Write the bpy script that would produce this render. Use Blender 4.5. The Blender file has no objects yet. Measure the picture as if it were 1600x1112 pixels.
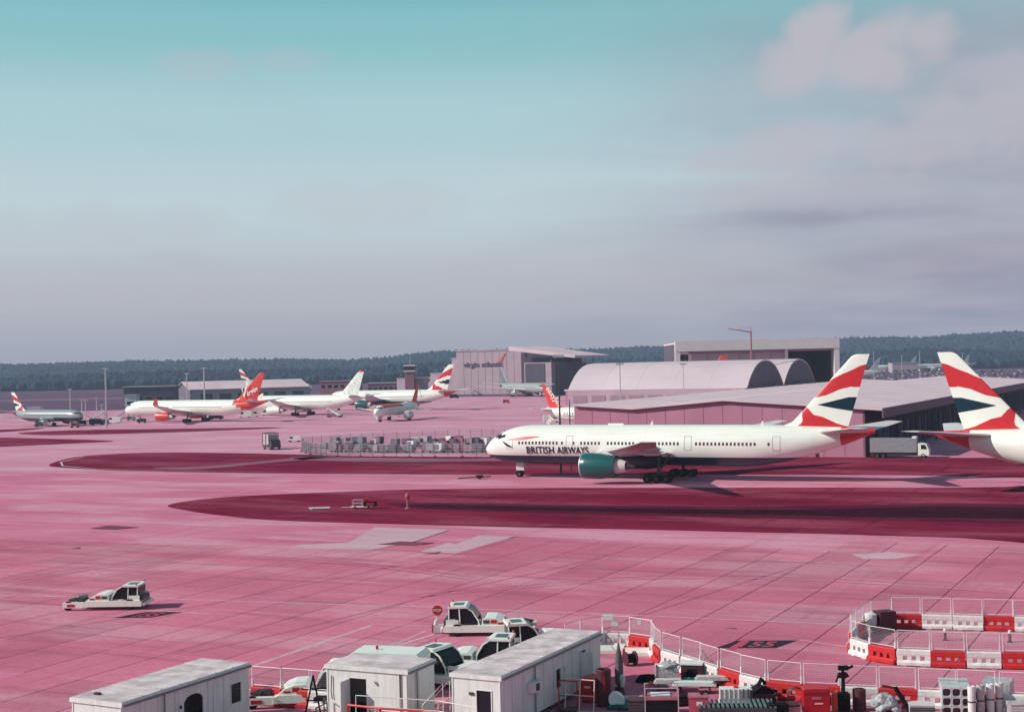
import bpy, bmesh, math, random
import numpy as np
from mathutils import Vector, Matrix, noise as mnoise
random.seed(7); np.random.seed(7)
R = math.radians
scn = bpy.context.scene
COL = scn.collection

# ------------------------------------------------------------------ camera
F_PX, CAM_H = 2222.0, 18.3                       # focal length in photo pixels (50 mm on 35 mm film)
cd = bpy.data.cameras.new('camera'); cam = bpy.data.objects.new('camera', cd); COL.objects.link(cam)
cd.sensor_width = 36.0; cd.lens = 36.0 * F_PX / 1600.0; cd.clip_start = 0.5; cd.clip_end = 12000
CAM_ROT = Matrix.Rotation(R(90.30), 4, 'X') @ Matrix.Rotation(R(-1.30), 4, 'Z')
cam.matrix_world = Matrix.Translation((0, 0, CAM_H)) @ CAM_ROT
scn.camera = cam

# ------------------------------------------------------------------ sky
SUN_EL = 32.0
SUN_TO = Vector((-0.985, -0.17, 0)).normalized()       # horizontal direction towards the sun
w = bpy.data.worlds.new('World'); scn.world = w; w.use_nodes = True
nt = w.node_tree; nt.nodes.clear()
def N(tree, t, **kw):
    n = tree.nodes.new(t)
    for k, v in kw.items(): setattr(n, k, v)
    return n
def lk(tree, a, b): tree.links.new(a, b)
def sky_nodes():
    out = N(nt, 'ShaderNodeOutputWorld'); bg = N(nt, 'ShaderNodeBackground'); bg.inputs[1].default_value = 0.1
    lk(nt, bg.outputs[0], out.inputs[0])
    sk = N(nt, 'ShaderNodeTexSky', sky_type='NISHITA', sun_disc=False)
    sk.sun_elevation = R(SUN_EL); sk.sun_rotation = math.atan2(SUN_TO.x, SUN_TO.y); sk.air_density = 1.0; sk.dust_density = 2.0; sk.ozone_density = 1.0
    tc = N(nt, 'ShaderNodeTexCoord'); sep = N(nt, 'ShaderNodeSeparateXYZ'); lk(nt, tc.outputs['Generated'], sep.inputs[0])
    rmp = N(nt, 'ShaderNodeValToRGB'); cr = rmp.color_ramp; cr.interpolation = 'EASE'
    lk(nt, sep.outputs['Z'], rmp.inputs[0])
    stops = [(0.0, (0.44, 0.41, 0.465)), (0.05, (0.535, 0.53, 0.575)), (0.11, (0.57, 0.69, 0.735)), (0.17, (0.45, 0.66, 0.70)), (0.23, (0.26, 0.565, 0.60)), (0.275, (0.13, 0.42, 0.45)), (0.5, (0.13, 0.27, 0.32)), (1.0, (0.10, 0.17, 0.225))]
    cr.elements[0].position = stops[0][0]; cr.elements[0].color = (*stops[0][1], 1)
    cr.elements[1].position = 1.0; cr.elements[1].color = (*stops[-1][1], 1)
    for p, c in stops[1:-1]:
        e = cr.elements.new(p); e.color = (*c, 1)
    def mth(op, a, b=None, clamp=False):
        m = N(nt, 'ShaderNodeMath', operation=op); m.use_clamp = clamp
        for i, v in enumerate((a, b)):
            if v is None: continue
            if isinstance(v, (int, float)): m.inputs[i].default_value = v
            else: lk(nt, v, m.inputs[i])
        return m.outputs[0]
    # cloud bank: noise on a flat cloud layer seen in perspective
    zz = mth('ADD', sep.outputs['Z'], 0.10)
    cx = mth('DIVIDE', sep.outputs['X'], zz); cy = mth('DIVIDE', sep.outputs['Y'], zz)
    cmb = N(nt, 'ShaderNodeCombineXYZ'); lk(nt, cx, cmb.inputs[0]); lk(nt, cy, cmb.inputs[1])
    n1 = N(nt, 'ShaderNodeTexNoise'); n1.inputs['Scale'].default_value = 0.55; n1.inputs['Detail'].default_value = 6; n1.inputs['Roughness'].default_value = 0.5; n1.inputs['Distortion'].default_value = 0.6
    lk(nt, cmb.outputs[0], n1.inputs[0])
    az = N(nt, 'ShaderNodeMapRange', interpolation_type='SMOOTHSTEP'); az.inputs[1].default_value = -0.12; az.inputs[2].default_value = 0.36
    lk(nt, sep.outputs['X'], az.inputs[0])
    bias = mth('MULTIPLY', az.outputs[0], 0.50)
    dens = mth('ADD', n1.outputs[0], bias)
    m2 = N(nt, 'ShaderNodeMapRange', interpolation_type='SMOOTHSTEP'); m2.inputs[1].default_value = 0.54; m2.inputs[2].default_value = 1.08
    lk(nt, dens, m2.inputs[0])
    # the cloud bank thins out overhead
    up = N(nt, 'ShaderNodeMapRange', interpolation_type='SMOOTHSTEP'); up.inputs[1].default_value = 0.19; up.inputs[2].default_value = 0.275; up.inputs[3].default_value = 1; up.inputs[4].default_value = 0.1
    lk(nt, sep.outputs['Z'], up.inputs[0])
    bank = mth('MULTIPLY', m2.outputs[0], up.outputs[0])
    # puffy heaped clouds: soft ellipses with a noisy edge, each by its own direction in the sky
    n2 = N(nt, 'ShaderNodeTexNoise'); n2.inputs['Scale'].default_value = 24; n2.inputs['Detail'].default_value = 7; n2.inputs['Roughness'].default_value = 0.55; n2.inputs['Distortion'].default_value = 0.4
    lk(nt, tc.outputs['Generated'], n2.inputs[0])
    nz = mth('MULTIPLY', mth('SUBTRACT', n2.outputs[0], 0.5), 3.4)
    puff = None
    for (px, py, rx, rz, st) in ((1292, 58, 52, 44, 1), (1335, 88, 95, 50, .95), (1400, 50, 62, 38, 1), (1452, 58, 42, 38, .9), (1240, 108, 62, 40, .85), (1205, 232, 70, 34, .7), (1300, 214, 95, 30, .6), (1420, 225, 100, 32, .65), (1555, 190, 110, 52, .7), (1560, 118, 80, 34, .5), (1130, 250, 70, 24, .5), (1290, 300, 150, 30, .45), (330, 98, 70, 22, .35), (440, 94, 60, 20, .35), (560, 320, 160, 34, .3), (180, 350, 180, 30, .3)):
        d = (CAM_ROT.to_3x3() @ Vector(((px - 800) / F_PX, -(py - 556) / F_PX, -1))).normalized()
        dx = mth('DIVIDE', mth('SUBTRACT', sep.outputs['X'], d.x), rx / F_PX)
        dz = mth('DIVIDE', mth('SUBTRACT', sep.outputs['Z'], d.z), rz / F_PX)
        q = mth('ADD', mth('MULTIPLY', dx, dx), mth('MULTIPLY', dz, dz))
        q = mth('ADD', q, nz)
        mr = N(nt, 'ShaderNodeMapRange', interpolation_type='SMOOTHSTEP'); mr.inputs[1].default_value = 0.15; mr.inputs[2].default_value = 1.7; mr.inputs[3].default_value = 1; mr.inputs[4].default_value = 0
        lk(nt, q, mr.inputs[0])
        front = mth('GREATER_THAN', sep.outputs['Y'], 0.0)
        v = mth('MULTIPLY', mth('MULTIPLY', mr.outputs[0], front), st)
        puff = v if puff is None else mth('MAXIMUM', puff, v)
    # colours: sky, bank (lilac grey), puffs (pale rose grey)
    mixsky = N(nt, 'ShaderNodeMixRGB'); mixsky.inputs[0].default_value = 0.9
    sc = N(nt, 'ShaderNodeMixRGB', blend_type='MULTIPLY'); sc.inputs[0].default_value = 1; lk(nt, rmp.outputs[0], sc.inputs[1]); sc.inputs[2].default_value = (10, 10, 10, 1)
    lk(nt, sk.outputs[0], mixsky.inputs[1]); lk(nt, sc.outputs[0], mixsky.inputs[2])
    mb = N(nt, 'ShaderNodeMixRGB'); lk(nt, mth('MULTIPLY', bank, 0.85), mb.inputs[0]); lk(nt, mixsky.outputs[0], mb.inputs[1])
    n3 = N(nt, 'ShaderNodeTexNoise'); n3.inputs['Scale'].default_value = 1.3; n3.inputs['Detail'].default_value = 8; lk(nt, cmb.outputs[0], n3.inputs[0])
    rb = N(nt, 'ShaderNodeValToRGB'); lk(nt, n3.outputs[0], rb.inputs[0])
    rb.color_ramp.elements[0].position = 0.34; rb.color_ramp.elements[0].color = (0.275, 0.265, 0.36, 1)
    rb.color_ramp.elements[1].position = 0.68; rb.color_ramp.elements[1].color = (0.43, 0.38, 0.46, 1)
    s2 = N(nt, 'ShaderNodeMixRGB', blend_type='MULTIPLY'); s2.inputs[0].default_value = 1; lk(nt, rb.outputs[0], s2.inputs[1]); s2.inputs[2].default_value = (10, 10, 10, 1)
    lk(nt, s2.outputs[0], mb.inputs[2])
    mp = N(nt, 'ShaderNodeMixRGB'); lk(nt, mth('MULTIPLY', puff, 0.85), mp.inputs[0]); lk(nt, mb.outputs[0], mp.inputs[1]); mp.inputs[2].default_value = (5.4, 5.0, 5.5, 1)
    lk(nt, mp.outputs[0], bg.inputs[0])
sky_nodes()

# ------------------------------------------------------------------ sun and exposure
sd = bpy.data.lights.new('sun', 'SUN'); sd.energy = 4.8; sd.angle = R(0.53); sd.color = (1.0, 0.95, 0.87)
sun = bpy.data.objects.new('sun', sd); COL.objects.link(sun); sun.location = (-60, -10, 60)
ldir = Vector((-SUN_TO.x * math.cos(R(SUN_EL)), -SUN_TO.y * math.cos(R(SUN_EL)), -math.sin(R(SUN_EL))))
sun.rotation_euler = ldir.to_track_quat('-Z', 'Y').to_euler()
scn.view_settings.view_transform = 'Standard'; scn.view_settings.look = 'None'
scn.view_settings.exposure = 0.0; scn.view_settings.gamma = 1.0; scn.view_settings.use_curve_mapping = False

# ------------------------------------------------------------------ placing helpers
ROT3 = CAM_ROT.to_3x3()
def ray(px, py): return ROT3 @ Vector(((px - 800) / F_PX, -(py - 556) / F_PX, -1.0))
def G(px, py, z=0.0):
    d = ray(px, py); t = (z - CAM_H) / d.z
    return Vector((d.x * t, d.y * t, z))
def XD(px, D, py=600):                            # ground point at depth D under a photo column
    d = ray(px, py); t = D / d.y
    return Vector((d.x * t, D, 0))
GRID = -26.5
U = Vector((math.cos(R(GRID)), math.sin(R(GRID)), 0)); V = Vector((-U.y, U.x, 0))

# ------------------------------------------------------------------ materials
MATS = {}
def mat(name, col, rough=0.6, metal=0.0, var=0.12, scale=2.0, bump=0.0, coat=0.0, emis=None, trans=0.0, coords='Object', spec=None):
    if name in MATS: return MATS[name]
    m = bpy.data.materials.new(name); m.use_nodes = True; t = m.node_tree; b = t.nodes['Principled BSDF']
    b.inputs['Roughness'].default_value = rough; b.inputs['Metallic'].default_value = metal
    b.inputs['Coat Weight'].default_value = coat; b.inputs['Specular IOR Level'].default_value = spec if spec is not None else (0.5 if rough < 0.4 else 0.3 if rough < 0.65 else 0.08)
    if trans: b.inputs['Transmission Weight'].default_value = trans
    tc = N(t, 'ShaderNodeTexCoord'); n = N(t, 'ShaderNodeTexNoise'); n.inputs['Scale'].default_value = scale; n.inputs['Detail'].default_value = 6; n.inputs['Roughness'].default_value = 0.6
    if coords == 'World':
        g = N(t, 'ShaderNodeNewGeometry'); lk(t, g.outputs['Position'], n.inputs['Vector'])
    else: lk(t, tc.outputs[coords], n.inputs['Vector'])
    rm = N(t, 'ShaderNodeValToRGB'); lk(t, n.outputs[0], rm.inputs[0])
    rm.color_ramp.elements[0].position = 0.3; rm.color_ramp.elements[1].position = 0.7
    rm.color_ramp.elements[0].color = (*[max(0, c * (1 - var)) for c in col], 1)
    rm.color_ramp.elements[1].color = (*[min(1, c * (1 + var)) for c in col], 1)
    lk(t, rm.outputs[0], b.inputs['Base Color'])
    if bump:
        bp = N(t, 'ShaderNodeBump'); bp.inputs['Strength'].default_value = bump; lk(t, n.outputs[0], bp.inputs['Height']); lk(t, bp.outputs[0], b.inputs['Normal'])
    if emis: b.inputs['Emission Color'].default_value = (*col, 1); b.inputs['Emission Strength'].default_value = emis
    MATS[name] = m; return m

def ground_mat(name, c0, c1, c2, joint=False, streak=True, per_obj=0.0, dark=(0.2, 0.08, 0.12), stain=0.5):
    m = bpy.data.materials.new(name); m.use_nodes = True; t = m.node_tree; b = t.nodes['Principled BSDF']
    b.inputs['Roughness'].default_value = 0.85; b.inputs['Specular IOR Level'].default_value = 0.0
    g = N(t, 'ShaderNodeNewGeometry'); rot = N(t, 'ShaderNodeVectorRotate', rotation_type='Z_AXIS'); rot.inputs['Angle'].default_value = R(-GRID); lk(t, g.outputs['Position'], rot.inputs['Vector'])
    def noise(scale, sx=1, sy=1, det=5, off=0):
        mp = N(t, 'ShaderNodeMapping'); mp.inputs['Scale'].default_value = (sx, sy, 1); mp.inputs['Location'].default_value = (off, off * 0.7, 0)
        lk(t, rot.outputs[0], mp.inputs[0]); n = N(t, 'ShaderNodeTexNoise'); n.inputs['Scale'].default_value = scale; n.inputs['Detail'].default_value = det; n.inputs['Roughness'].default_value = 0.6
        lk(t, mp.outputs[0], n.inputs['Vector']); return n.outputs[0]
    def mix(f, a, b_, kind='MIX'):
        x = N(t, 'ShaderNodeMixRGB', blend_type=kind)
        for i, v in enumerate((f, a, b_)):
            if isinstance(v, (int, float)): x.inputs[i].default_value = v
            elif isinstance(v, tuple): x.inputs[i].default_value = (*v, 1)
            else: lk(t, v, x.inputs[i])
        return x.outputs[0]
    def ss(v, a, b_):
        r = N(t, 'ShaderNodeMapRange', interpolation_type='SMOOTHSTEP'); r.inputs[1].default_value = a; r.inputs[2].default_value = b_; lk(t, v, r.inputs[0]); return r.outputs[0]
    def mul(v, k):
        r = N(t, 'ShaderNodeMath', operation='MULTIPLY'); lk(t, v, r.inputs[0]); r.inputs[1].default_value = k; return r.outputs[0]
    col = mix(ss(noise(0.025, 1, 1.6), 0.38, 0.62), c0, c1)
    col = mix(mul(ss(noise(0.055, .6, 1.9, 6, 31), 0.45, 0.62), 0.85), col, c2)
    if streak:                                     # tyre and oil streaks along the lanes
        col = mix(mul(ss(noise(0.12, 0.35, 5.0, 7, 11), 0.50, 0.70), stain), col, dark)
        col = mix(mul(ss(noise(0.11, 5.0, 0.3, 7, 77), 0.53, 0.72), stain * 0.7), col, dark)
        col = mix(mul(ss(noise(0.55, 1, 1, 8, 5), 0.58, 0.74), stain * 0.7), col, dark)
    col = mix(mul(ss(noise(1.8, 1, 1, 8, 3), 0.40, 0.70), 0.26), col, dark)
    col = mix(0.20, col, mix(noise(7.0, 1, 1, 3), tuple(c * 0.55 for c in c0), tuple(min(1, c * 1.5) for c in c1)))
    if per_obj:
        oi = N(t, 'ShaderNodeObjectInfo'); rr = N(t, 'ShaderNodeMapRange'); rr.inputs[3].default_value = 1 - per_obj; rr.inputs[4].default_value = 1 + per_obj
        lk(t, oi.outputs['Random'], rr.inputs[0]); col = mix(1.0, col, rr.outputs[0], 'MULTIPLY')
    lk(t, col, b.inputs['Base Color'])
    bp = N(t, 'ShaderNodeBump'); bp.inputs['Strength'].default_value = 0.25; bp.inputs['Distance'].default_value = 0.05; lk(t, noise(5, 1, 1, 6), bp.inputs['Height']); lk(t, bp.outputs[0], b.inputs['Normal'])
    MATS[name] = m; return m

APRON = ground_mat('apron_concrete', (0.54, 0.16, 0.25), (0.63, 0.215, 0.33), (0.65, 0.34, 0.43), dark=(0.31, 0.10, 0.16), stain=0.62)
SLAB = ground_mat('slab_concrete', (0.49, 0.132, 0.20), (0.58, 0.18, 0.27), (0.60, 0.29, 0.365), dark=(0.27, 0.085, 0.135), stain=0.60, per_obj=0.10)
HAZED = ground_mat('hazed_concrete', (0.55, 0.23, 0.33), (0.63, 0.29, 0.395), (0.64, 0.38, 0.47), dark=(0.36, 0.16, 0.23), stain=0.6)  # far apron: distance haze put into a paler concrete colour
FIELD = ground_mat('field_grass', (0.10, 0.065, 0.11), (0.14, 0.08, 0.135), (0.20, 0.11, 0.17), dark=(0.055, 0.045, 0.075))
GRASS = ground_mat('strip_grass', (0.165, 0.011, 0.034), (0.225, 0.021, 0.056), (0.32, 0.07, 0.115), dark=(0.055, 0.004, 0.022), stain=0.85)
DITCH = ground_mat('ditch_dark', (0.028, 0.006, 0.014), (0.045, 0.009, 0.022), (0.06, 0.012, 0.03), dark=(0.014, 0.003, 0.008))
PATH = ground_mat('service_path', (0.22, 0.10, 0.15), (0.28, 0.13, 0.19), (0.32, 0.16, 0.22), dark=(0.12, 0.05, 0.08))
PALE = ground_mat('pale_concrete', (0.54, 0.34, 0.41), (0.60, 0.40, 0.46), (0.52, 0.30, 0.37), dark=(0.33, 0.16, 0.2), stain=0.5)
ASPH = ground_mat('asphalt_patch', (0.17, 0.06, 0.09), (0.22, 0.08, 0.12), (0.24, 0.10, 0.13), dark=(0.09, 0.03, 0.05))
white = mat('white_paint', (0.80, 0.81, 0.745), 0.32, var=0.03, scale=0.6, coat=0.15)
white2 = mat('weathered_white', (0.66, 0.67, 0.66), 0.5, var=0.10, scale=1.5, bump=0.05)
cabinw = mat('cabin_white', (0.70, 0.72, 0.70), 0.55, var=0.12, scale=0.9, bump=0.05)
def streaked(name, col, grime, amt, sc=(3.0, 3.0, .35)):
    m = bpy.data.materials.new(name); m.use_nodes = True; t = m.node_tree; b = t.nodes['Principled BSDF']; b.inputs['Roughness'].default_value = .6; b.inputs['Specular IOR Level'].default_value = .25
    tc = N(t, 'ShaderNodeTexCoord'); mp = N(t, 'ShaderNodeMapping'); mp.inputs['Scale'].default_value = sc; lk(t, tc.outputs['Object'], mp.inputs[0])
    n = N(t, 'ShaderNodeTexNoise'); n.inputs['Scale'].default_value = 1.4; n.inputs['Detail'].default_value = 8; n.inputs['Roughness'].default_value = .65; lk(t, mp.outputs[0], n.inputs[0])
    n2 = N(t, 'ShaderNodeTexNoise'); n2.inputs['Scale'].default_value = .9; n2.inputs['Detail'].default_value = 6; lk(t, tc.outputs['Object'], n2.inputs[0])
    r = N(t, 'ShaderNodeMapRange'); r.inputs[1].default_value = .42; r.inputs[2].default_value = .75; r.inputs[4].default_value = amt; lk(t, n.outputs[0], r.inputs[0])
    r2 = N(t, 'ShaderNodeMapRange'); r2.inputs[1].default_value = .45; r2.inputs[2].default_value = .75; r2.inputs[4].default_value = amt * .6; lk(t, n2.outputs[0], r2.inputs[0])
    a = N(t, 'ShaderNodeMixRGB'); lk(t, r.outputs[0], a.inputs[0]); a.inputs[1].default_value = (*col, 1); a.inputs[2].default_value = (*grime, 1)
    c = N(t, 'ShaderNodeMixRGB'); lk(t, r2.outputs[0], c.inputs[0]); lk(t, a.outputs[0], c.inputs[1]); c.inputs[2].default_value = (*[g * .9 for g in grime], 1); lk(t, c.outputs[0], b.inputs['Base Color'])
    bp = N(t, 'ShaderNodeBump'); bp.inputs['Strength'].default_value = .08; lk(t, n2.outputs[0], bp.inputs['Height']); lk(t, bp.outputs[0], b.inputs['Normal'])
    MATS[name] = m; return m
cabinw = streaked('cabin_streaked', (.70, .72, .695), (.38, .35, .35), .42)
cabinroof = mat('cabin_roof_felt', (0.56, 0.48, 0.50), 0.9, var=0.32, scale=0.9, bump=0.15)
line_w = mat('line_paint', (0.62, 0.50, 0.55), 0.7, var=0.25, scale=1.2)
navy = mat('navy_paint', (0.003, 0.022, 0.040), 0.45, var=0.1, spec=0.2)
teal = mat('engine_teal', (0.006, 0.085, 0.088), 0.28, var=0.12, coat=0.25)
bared = mat('livery_red', (0.56, 0.016, 0.022), 0.35, var=0.08)
ezred = mat('orange_red_paint', (0.80, 0.035, 0.045), 0.35, var=0.05)
vred = mat('scarlet_paint', (0.60, 0.045, 0.030), 0.35, var=0.08)
rosewhite = mat('pale_leaf_paint', (0.72, 0.77, 0.71), 0.4, var=0.25, scale=0.9)
greyair = mat('grey_green_paint', (0.30, 0.33, 0.33), 0.4, var=0.06)
alum = mat('bare_aluminium', (0.62, 0.61, 0.62), 0.35, 0.7, var=0.08)
wgrey = mat('wing_grey', (0.60, 0.56, 0.57), 0.45, var=0.08, scale=0.8)
dkgrey = mat('dark_grey_metal', (0.07, 0.065, 0.075), 0.5, 0.3, var=0.2)
black = mat('black_rubber', (0.012, 0.011, 0.014), 0.8, var=0.2)
glass = mat('dark_glass', (0.018, 0.015, 0.022), 0.2, var=0.1, spec=0.15)
winmat = mat('cabin_window', (0.10, 0.03, 0.06), 0.2, var=0.1)
steel = mat('galvanised_steel', (0.55, 0.53, 0.55), 0.45, 0.55, var=0.12, scale=3)
fencew = mat('fence_frame_white', (0.68, 0.62, 0.65), 0.5, 0.1, var=0.08)
barred = streaked('barrier_red', (.56, .022, .024), (.26, .03, .04), .6, (2, 2, 2))
barwht = streaked('barrier_white', (.74, .70, .69), (.40, .30, .33), .6, (2, 2, 2))
redm = mat('safety_red', (0.50, 0.015, 0.02), 0.45, var=0.12, scale=2)
orange = mat('orange_plastic', (0.62, 0.07, 0.035), 0.45, var=0.12, scale=2)
brown = mat('dark_maroon_steel', (0.085, 0.02, 0.03), 0.55, var=0.3, scale=2)
pinkm = mat('faded_rose_metal', (0.40, 0.13, 0.18), 0.6, var=0.2, scale=2)
film = mat('wrap_film', (0.40, 0.38, 0.40), 0.35, var=0.5, scale=5, bump=0.4)
green = mat('green_tarp', (0.008, 0.085, 0.075), 0.55, var=0.6, scale=5, bump=0.6)
grating = mat('green_grey_bars', (0.12, 0.19, 0.19), 0.5, 0.3, var=0.2)
timber = mat('grey_timber', (0.52, 0.49, 0.48), 0.8, var=0.25, scale=3)
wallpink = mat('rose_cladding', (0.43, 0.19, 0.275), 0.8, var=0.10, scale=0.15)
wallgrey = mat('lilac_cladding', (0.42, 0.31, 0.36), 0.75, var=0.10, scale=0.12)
roofpale = mat('pale_roof_sheet', (0.66, 0.50, 0.55), 0.8, var=0.10, scale=0.08)
vaultroof = mat('vault_roof_sheet', (0.56, 0.455, 0.50), 0.8, var=0.08, scale=0.06)
walldark = mat('dark_cladding', (0.10, 0.085, 0.115), 0.7, var=0.15, scale=0.2)
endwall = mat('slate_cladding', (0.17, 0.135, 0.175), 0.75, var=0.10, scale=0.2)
brick = mat('brick_wall', (0.28, 0.12, 0.16), 0.85, var=0.15, scale=0.4)
fasciaw = mat('white_fascia', (0.66, 0.62, 0.62), 0.6, var=0.06, scale=0.15)
slate = mat('grey_roof', (0.36, 0.36, 0.37), 0.7, var=0.12, scale=0.2)
tree_m = mat('woodland_leaves', (0.018, 0.036, 0.060), 0.95, var=0.55, scale=0.05, coords='World', spec=0.1)
hill_m = mat('hill_ground', (0.018, 0.036, 0.058), 0.95, var=0.4, scale=0.01, coords='World', spec=0.1)
bark = mat('bark', (0.05, 0.03, 0.035), 0.9)
shade_in = mat('interior_dark', (0.045, 0.04, 0.05), 0.9)

# ------------------------------------------------------------------ mesh helpers
class MB:
    def __init__(s): s.v = []; s.f = []; s.m = []
    def add(s, vs, fs, mi=0, M=None):
        o = len(s.v)
        s.v += [tuple(M @ Vector(p)) if M else tuple(p) for p in vs]
        s.f += [tuple(i + o for i in f) for f in fs]; s.m += [mi] * len(fs); return s
    def box(s, x0, x1, y0, y1, z0, z1, mi=0, M=None):
        v = [(x, y, z) for z in (z0, z1) for y in (y0, y1) for x in (x0, x1)]
        f = [(0, 2, 3, 1), (4, 5, 7, 6), (0, 1, 5, 4), (2, 6, 7, 3), (0, 4, 6, 2), (1, 3, 7, 5)]
        return s.add(v, f, mi, M)
    def prism(s, poly, y0, y1, mi=0, M=None, axis='y'):        # polygon in x,z pulled along y (or x,y along z)
        n = len(poly)
        if axis == 'y': v = [(a, y0, b) for a, b in poly] + [(a, y1, b) for a, b in poly]
        elif axis == 'z': v = [(a, b, y0) for a, b in poly] + [(a, b, y1) for a, b in poly]
        else: v = [(y0, a, b) for a, b in poly] + [(y1, a, b) for a, b in poly]
        f = [tuple(range(n)), tuple(range(2 * n - 1, n - 1, -1))] + [(i, i + n, (i + 1) % n + n, (i + 1) % n) for i in range(n)]
        return s.add(v, f, mi, M)
    def tube(s, pts, r, n=6, mi=0, M=None, cap=True):
        pts = [Vector(p) for p in pts]; rr = r if isinstance(r, (list, tuple)) else [r] * len(pts)
        v = []; f = []
        for i, p in enumerate(pts):
            d = (pts[min(i + 1, len(pts) - 1)] - pts[max(i - 1, 0)]).normalized()
            a = d.orthogonal().normalized() if abs(d.z) < 0.95 else Vector((1, 0, 0))
            if abs(d.z) < 0.95: a = d.cross(Vector((0, 0, 1))).normalized()
            b = d.cross(a)
            for k in range(n):
                t = 2 * math.pi * k / n; v.append(p + (a * math.cos(t) + b * math.sin(t)) * rr[i])
        for i in range(len(pts) - 1):
            for k in range(n): f.append((i * n + k, i * n + (k + 1) % n, (i + 1) * n + (k + 1) % n, (i + 1) * n + k))
        if cap: f.append(tuple(range(n - 1, -1, -1))); f.append(tuple((len(pts) - 1) * n + k for k in range(n)))
        return s.add(v, f, mi, M)
    def lathe(s, prof, n=24, mi=0, M=None, axis='x'):           # prof: (along, radius[, material])
        v = []; f = []; mm = []
        for p in prof:
            for k in range(n):
                t = 2 * math.pi * k / n; c, q = math.cos(t) * p[1], math.sin(t) * p[1]
                v.append((p[0], c, q) if axis == 'x' else (c, p[0], q) if axis == 'y' else (c, q, p[0]))
        for i in range(len(prof) - 1):
            for k in range(n): f.append((i * n + k, (i + 1) * n + k, (i + 1) * n + (k + 1) % n, i * n + (k + 1) % n)); mm.append(prof[i][2] if len(prof[i]) > 2 else mi)
        if prof[0][1] > 1e-6: f.append(tuple(range(n))); mm.append(prof[0][2] if len(prof[0]) > 2 else mi)
        if prof[-1][1] > 1e-6: f.append(tuple((len(prof) - 1) * n + k for k in range(n - 1, -1, -1))); mm.append(prof[-1][2] if len(prof[-1]) > 2 else mi)
        o = len(s.v); s.v += [tuple(M @ Vector(p)) if M else p for p in v]; s.f += [tuple(i + o for i in q) for q in f]; s.m += mm; return s
    def mesh(s, name, mats, smooth=False, fix=True):
        me = bpy.data.meshes.new(name); me.from_pydata(s.v, [], s.f)
        for m in (mats if isinstance(mats, (list, tuple)) else [mats]): me.materials.append(m)
        if len(set(s.m)) > 1 or (s.m and s.m[0]): me.polygons.foreach_set('material_index', s.m)
        if fix:
            b = bmesh.new(); b.from_mesh(me); bmesh.ops.recalc_face_normals(b, faces=b.faces); b.to_mesh(me); b.free()
        if smooth:
            me.polygons.foreach_set('use_smooth', [True] * len(me.polygons))
            try: me.set_sharp_from_angle(angle=R(40))
            except Exception: pass
        me.update(); return me
    def build(s, name, mats, parent=None, loc=None, rz=0, smooth=False, fix=True):
        return link(name, s.mesh(name, mats, smooth, fix), parent, loc, rz)
def link(name, me, parent=None, loc=None, rz=0):
    o = bpy.data.objects.new(name, me); COL.objects.link(o)
    if parent: o.parent = parent
    if loc is not None: o.location = loc
    if rz: o.rotation_euler[2] = rz
    return o
def thing(name, label, cat, loc, rz=0, group=None):
    o = bpy.data.objects.new(name, None); COL.objects.link(o); o.location = loc; o.rotation_euler[2] = rz
    o.empty_display_size = 0.3
    return tag(o, label, cat, group)
def tag(o, label, cat, group=None):
    o['label'] = label; o['category'] = cat
    if group: o['group'] = group
    return o
def struct(o): o['kind'] = 'structure'; return o
def stuff(o): o['kind'] = 'stuff'; return o
KIDS = {}
def copy_tree(o, loc, rz, label=None, group=None):
    def rec(a, par):
        c = a.copy(); COL.objects.link(c)
        if par: c.parent = par
        for ch in a.children: rec(ch, c)
        return c
    c = rec(o, None); c.location = loc; c.rotation_euler[2] = rz
    if label: c['label'] = label
    if group: c['group'] = group
    return c
def poly_sheet(name, pts, z, m, parent=None):
    b = bmesh.new(); f = b.faces.new([b.verts.new((p[0], p[1], z)) for p in pts]); bmesh.ops.triangulate(b, faces=[f])
    bmesh.ops.recalc_face_normals(b, faces=b.faces)
    if sum(q.normal.z for q in b.faces) < 0: bmesh.ops.reverse_faces(b, faces=b.faces)
    me = bpy.data.meshes.new(name); b.to_mesh(me); b.free(); me.materials.append(m)
    return link(name, me, parent)
def smooth_loop(pts, k=4):                         # Catmull-Rom through closed points
    n = len(pts); out = []
    for i in range(n):
        a, b, c, d = (Vector(pts[(i + j) % n][:2]) for j in (-1, 0, 1, 2))
        for q in range(k):
            t = q / k; out.append(0.5 * ((2 * b) + (c - a) * t + (2 * a - 5 * b + 4 * c - d) * t * t + (3 * b - a - 3 * c + d) * t ** 3))
    return out
def px_sheet(name, pxs, z, m, smooth=False, parent=None):
    p = [G(x, y) for x, y in pxs]
    if smooth: p = smooth_loop(p)
    return poly_sheet(name, p, z, m, parent)
def strip(name, pts, wd, z, m):
    pts = [Vector((p[0], p[1])) for p in pts]; v = []; f = []
    for i, p in enumerate(pts):
        d = (pts[min(i + 1, len(pts) - 1)] - pts[max(0, i - 1)]).normalized(); n = Vector((-d.y, d.x)) * wd / 2
        v += [(p.x + n.x, p.y + n.y, z), (p.x - n.x, p.y - n.y, z)]
    for i in range(len(pts) - 1): f.append((2 * i, 2 * i + 1, 2 * i + 3, 2 * i + 2))
    b = MB(); b.add(v, f); return b.build(name, m)
TXT = {}
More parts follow.
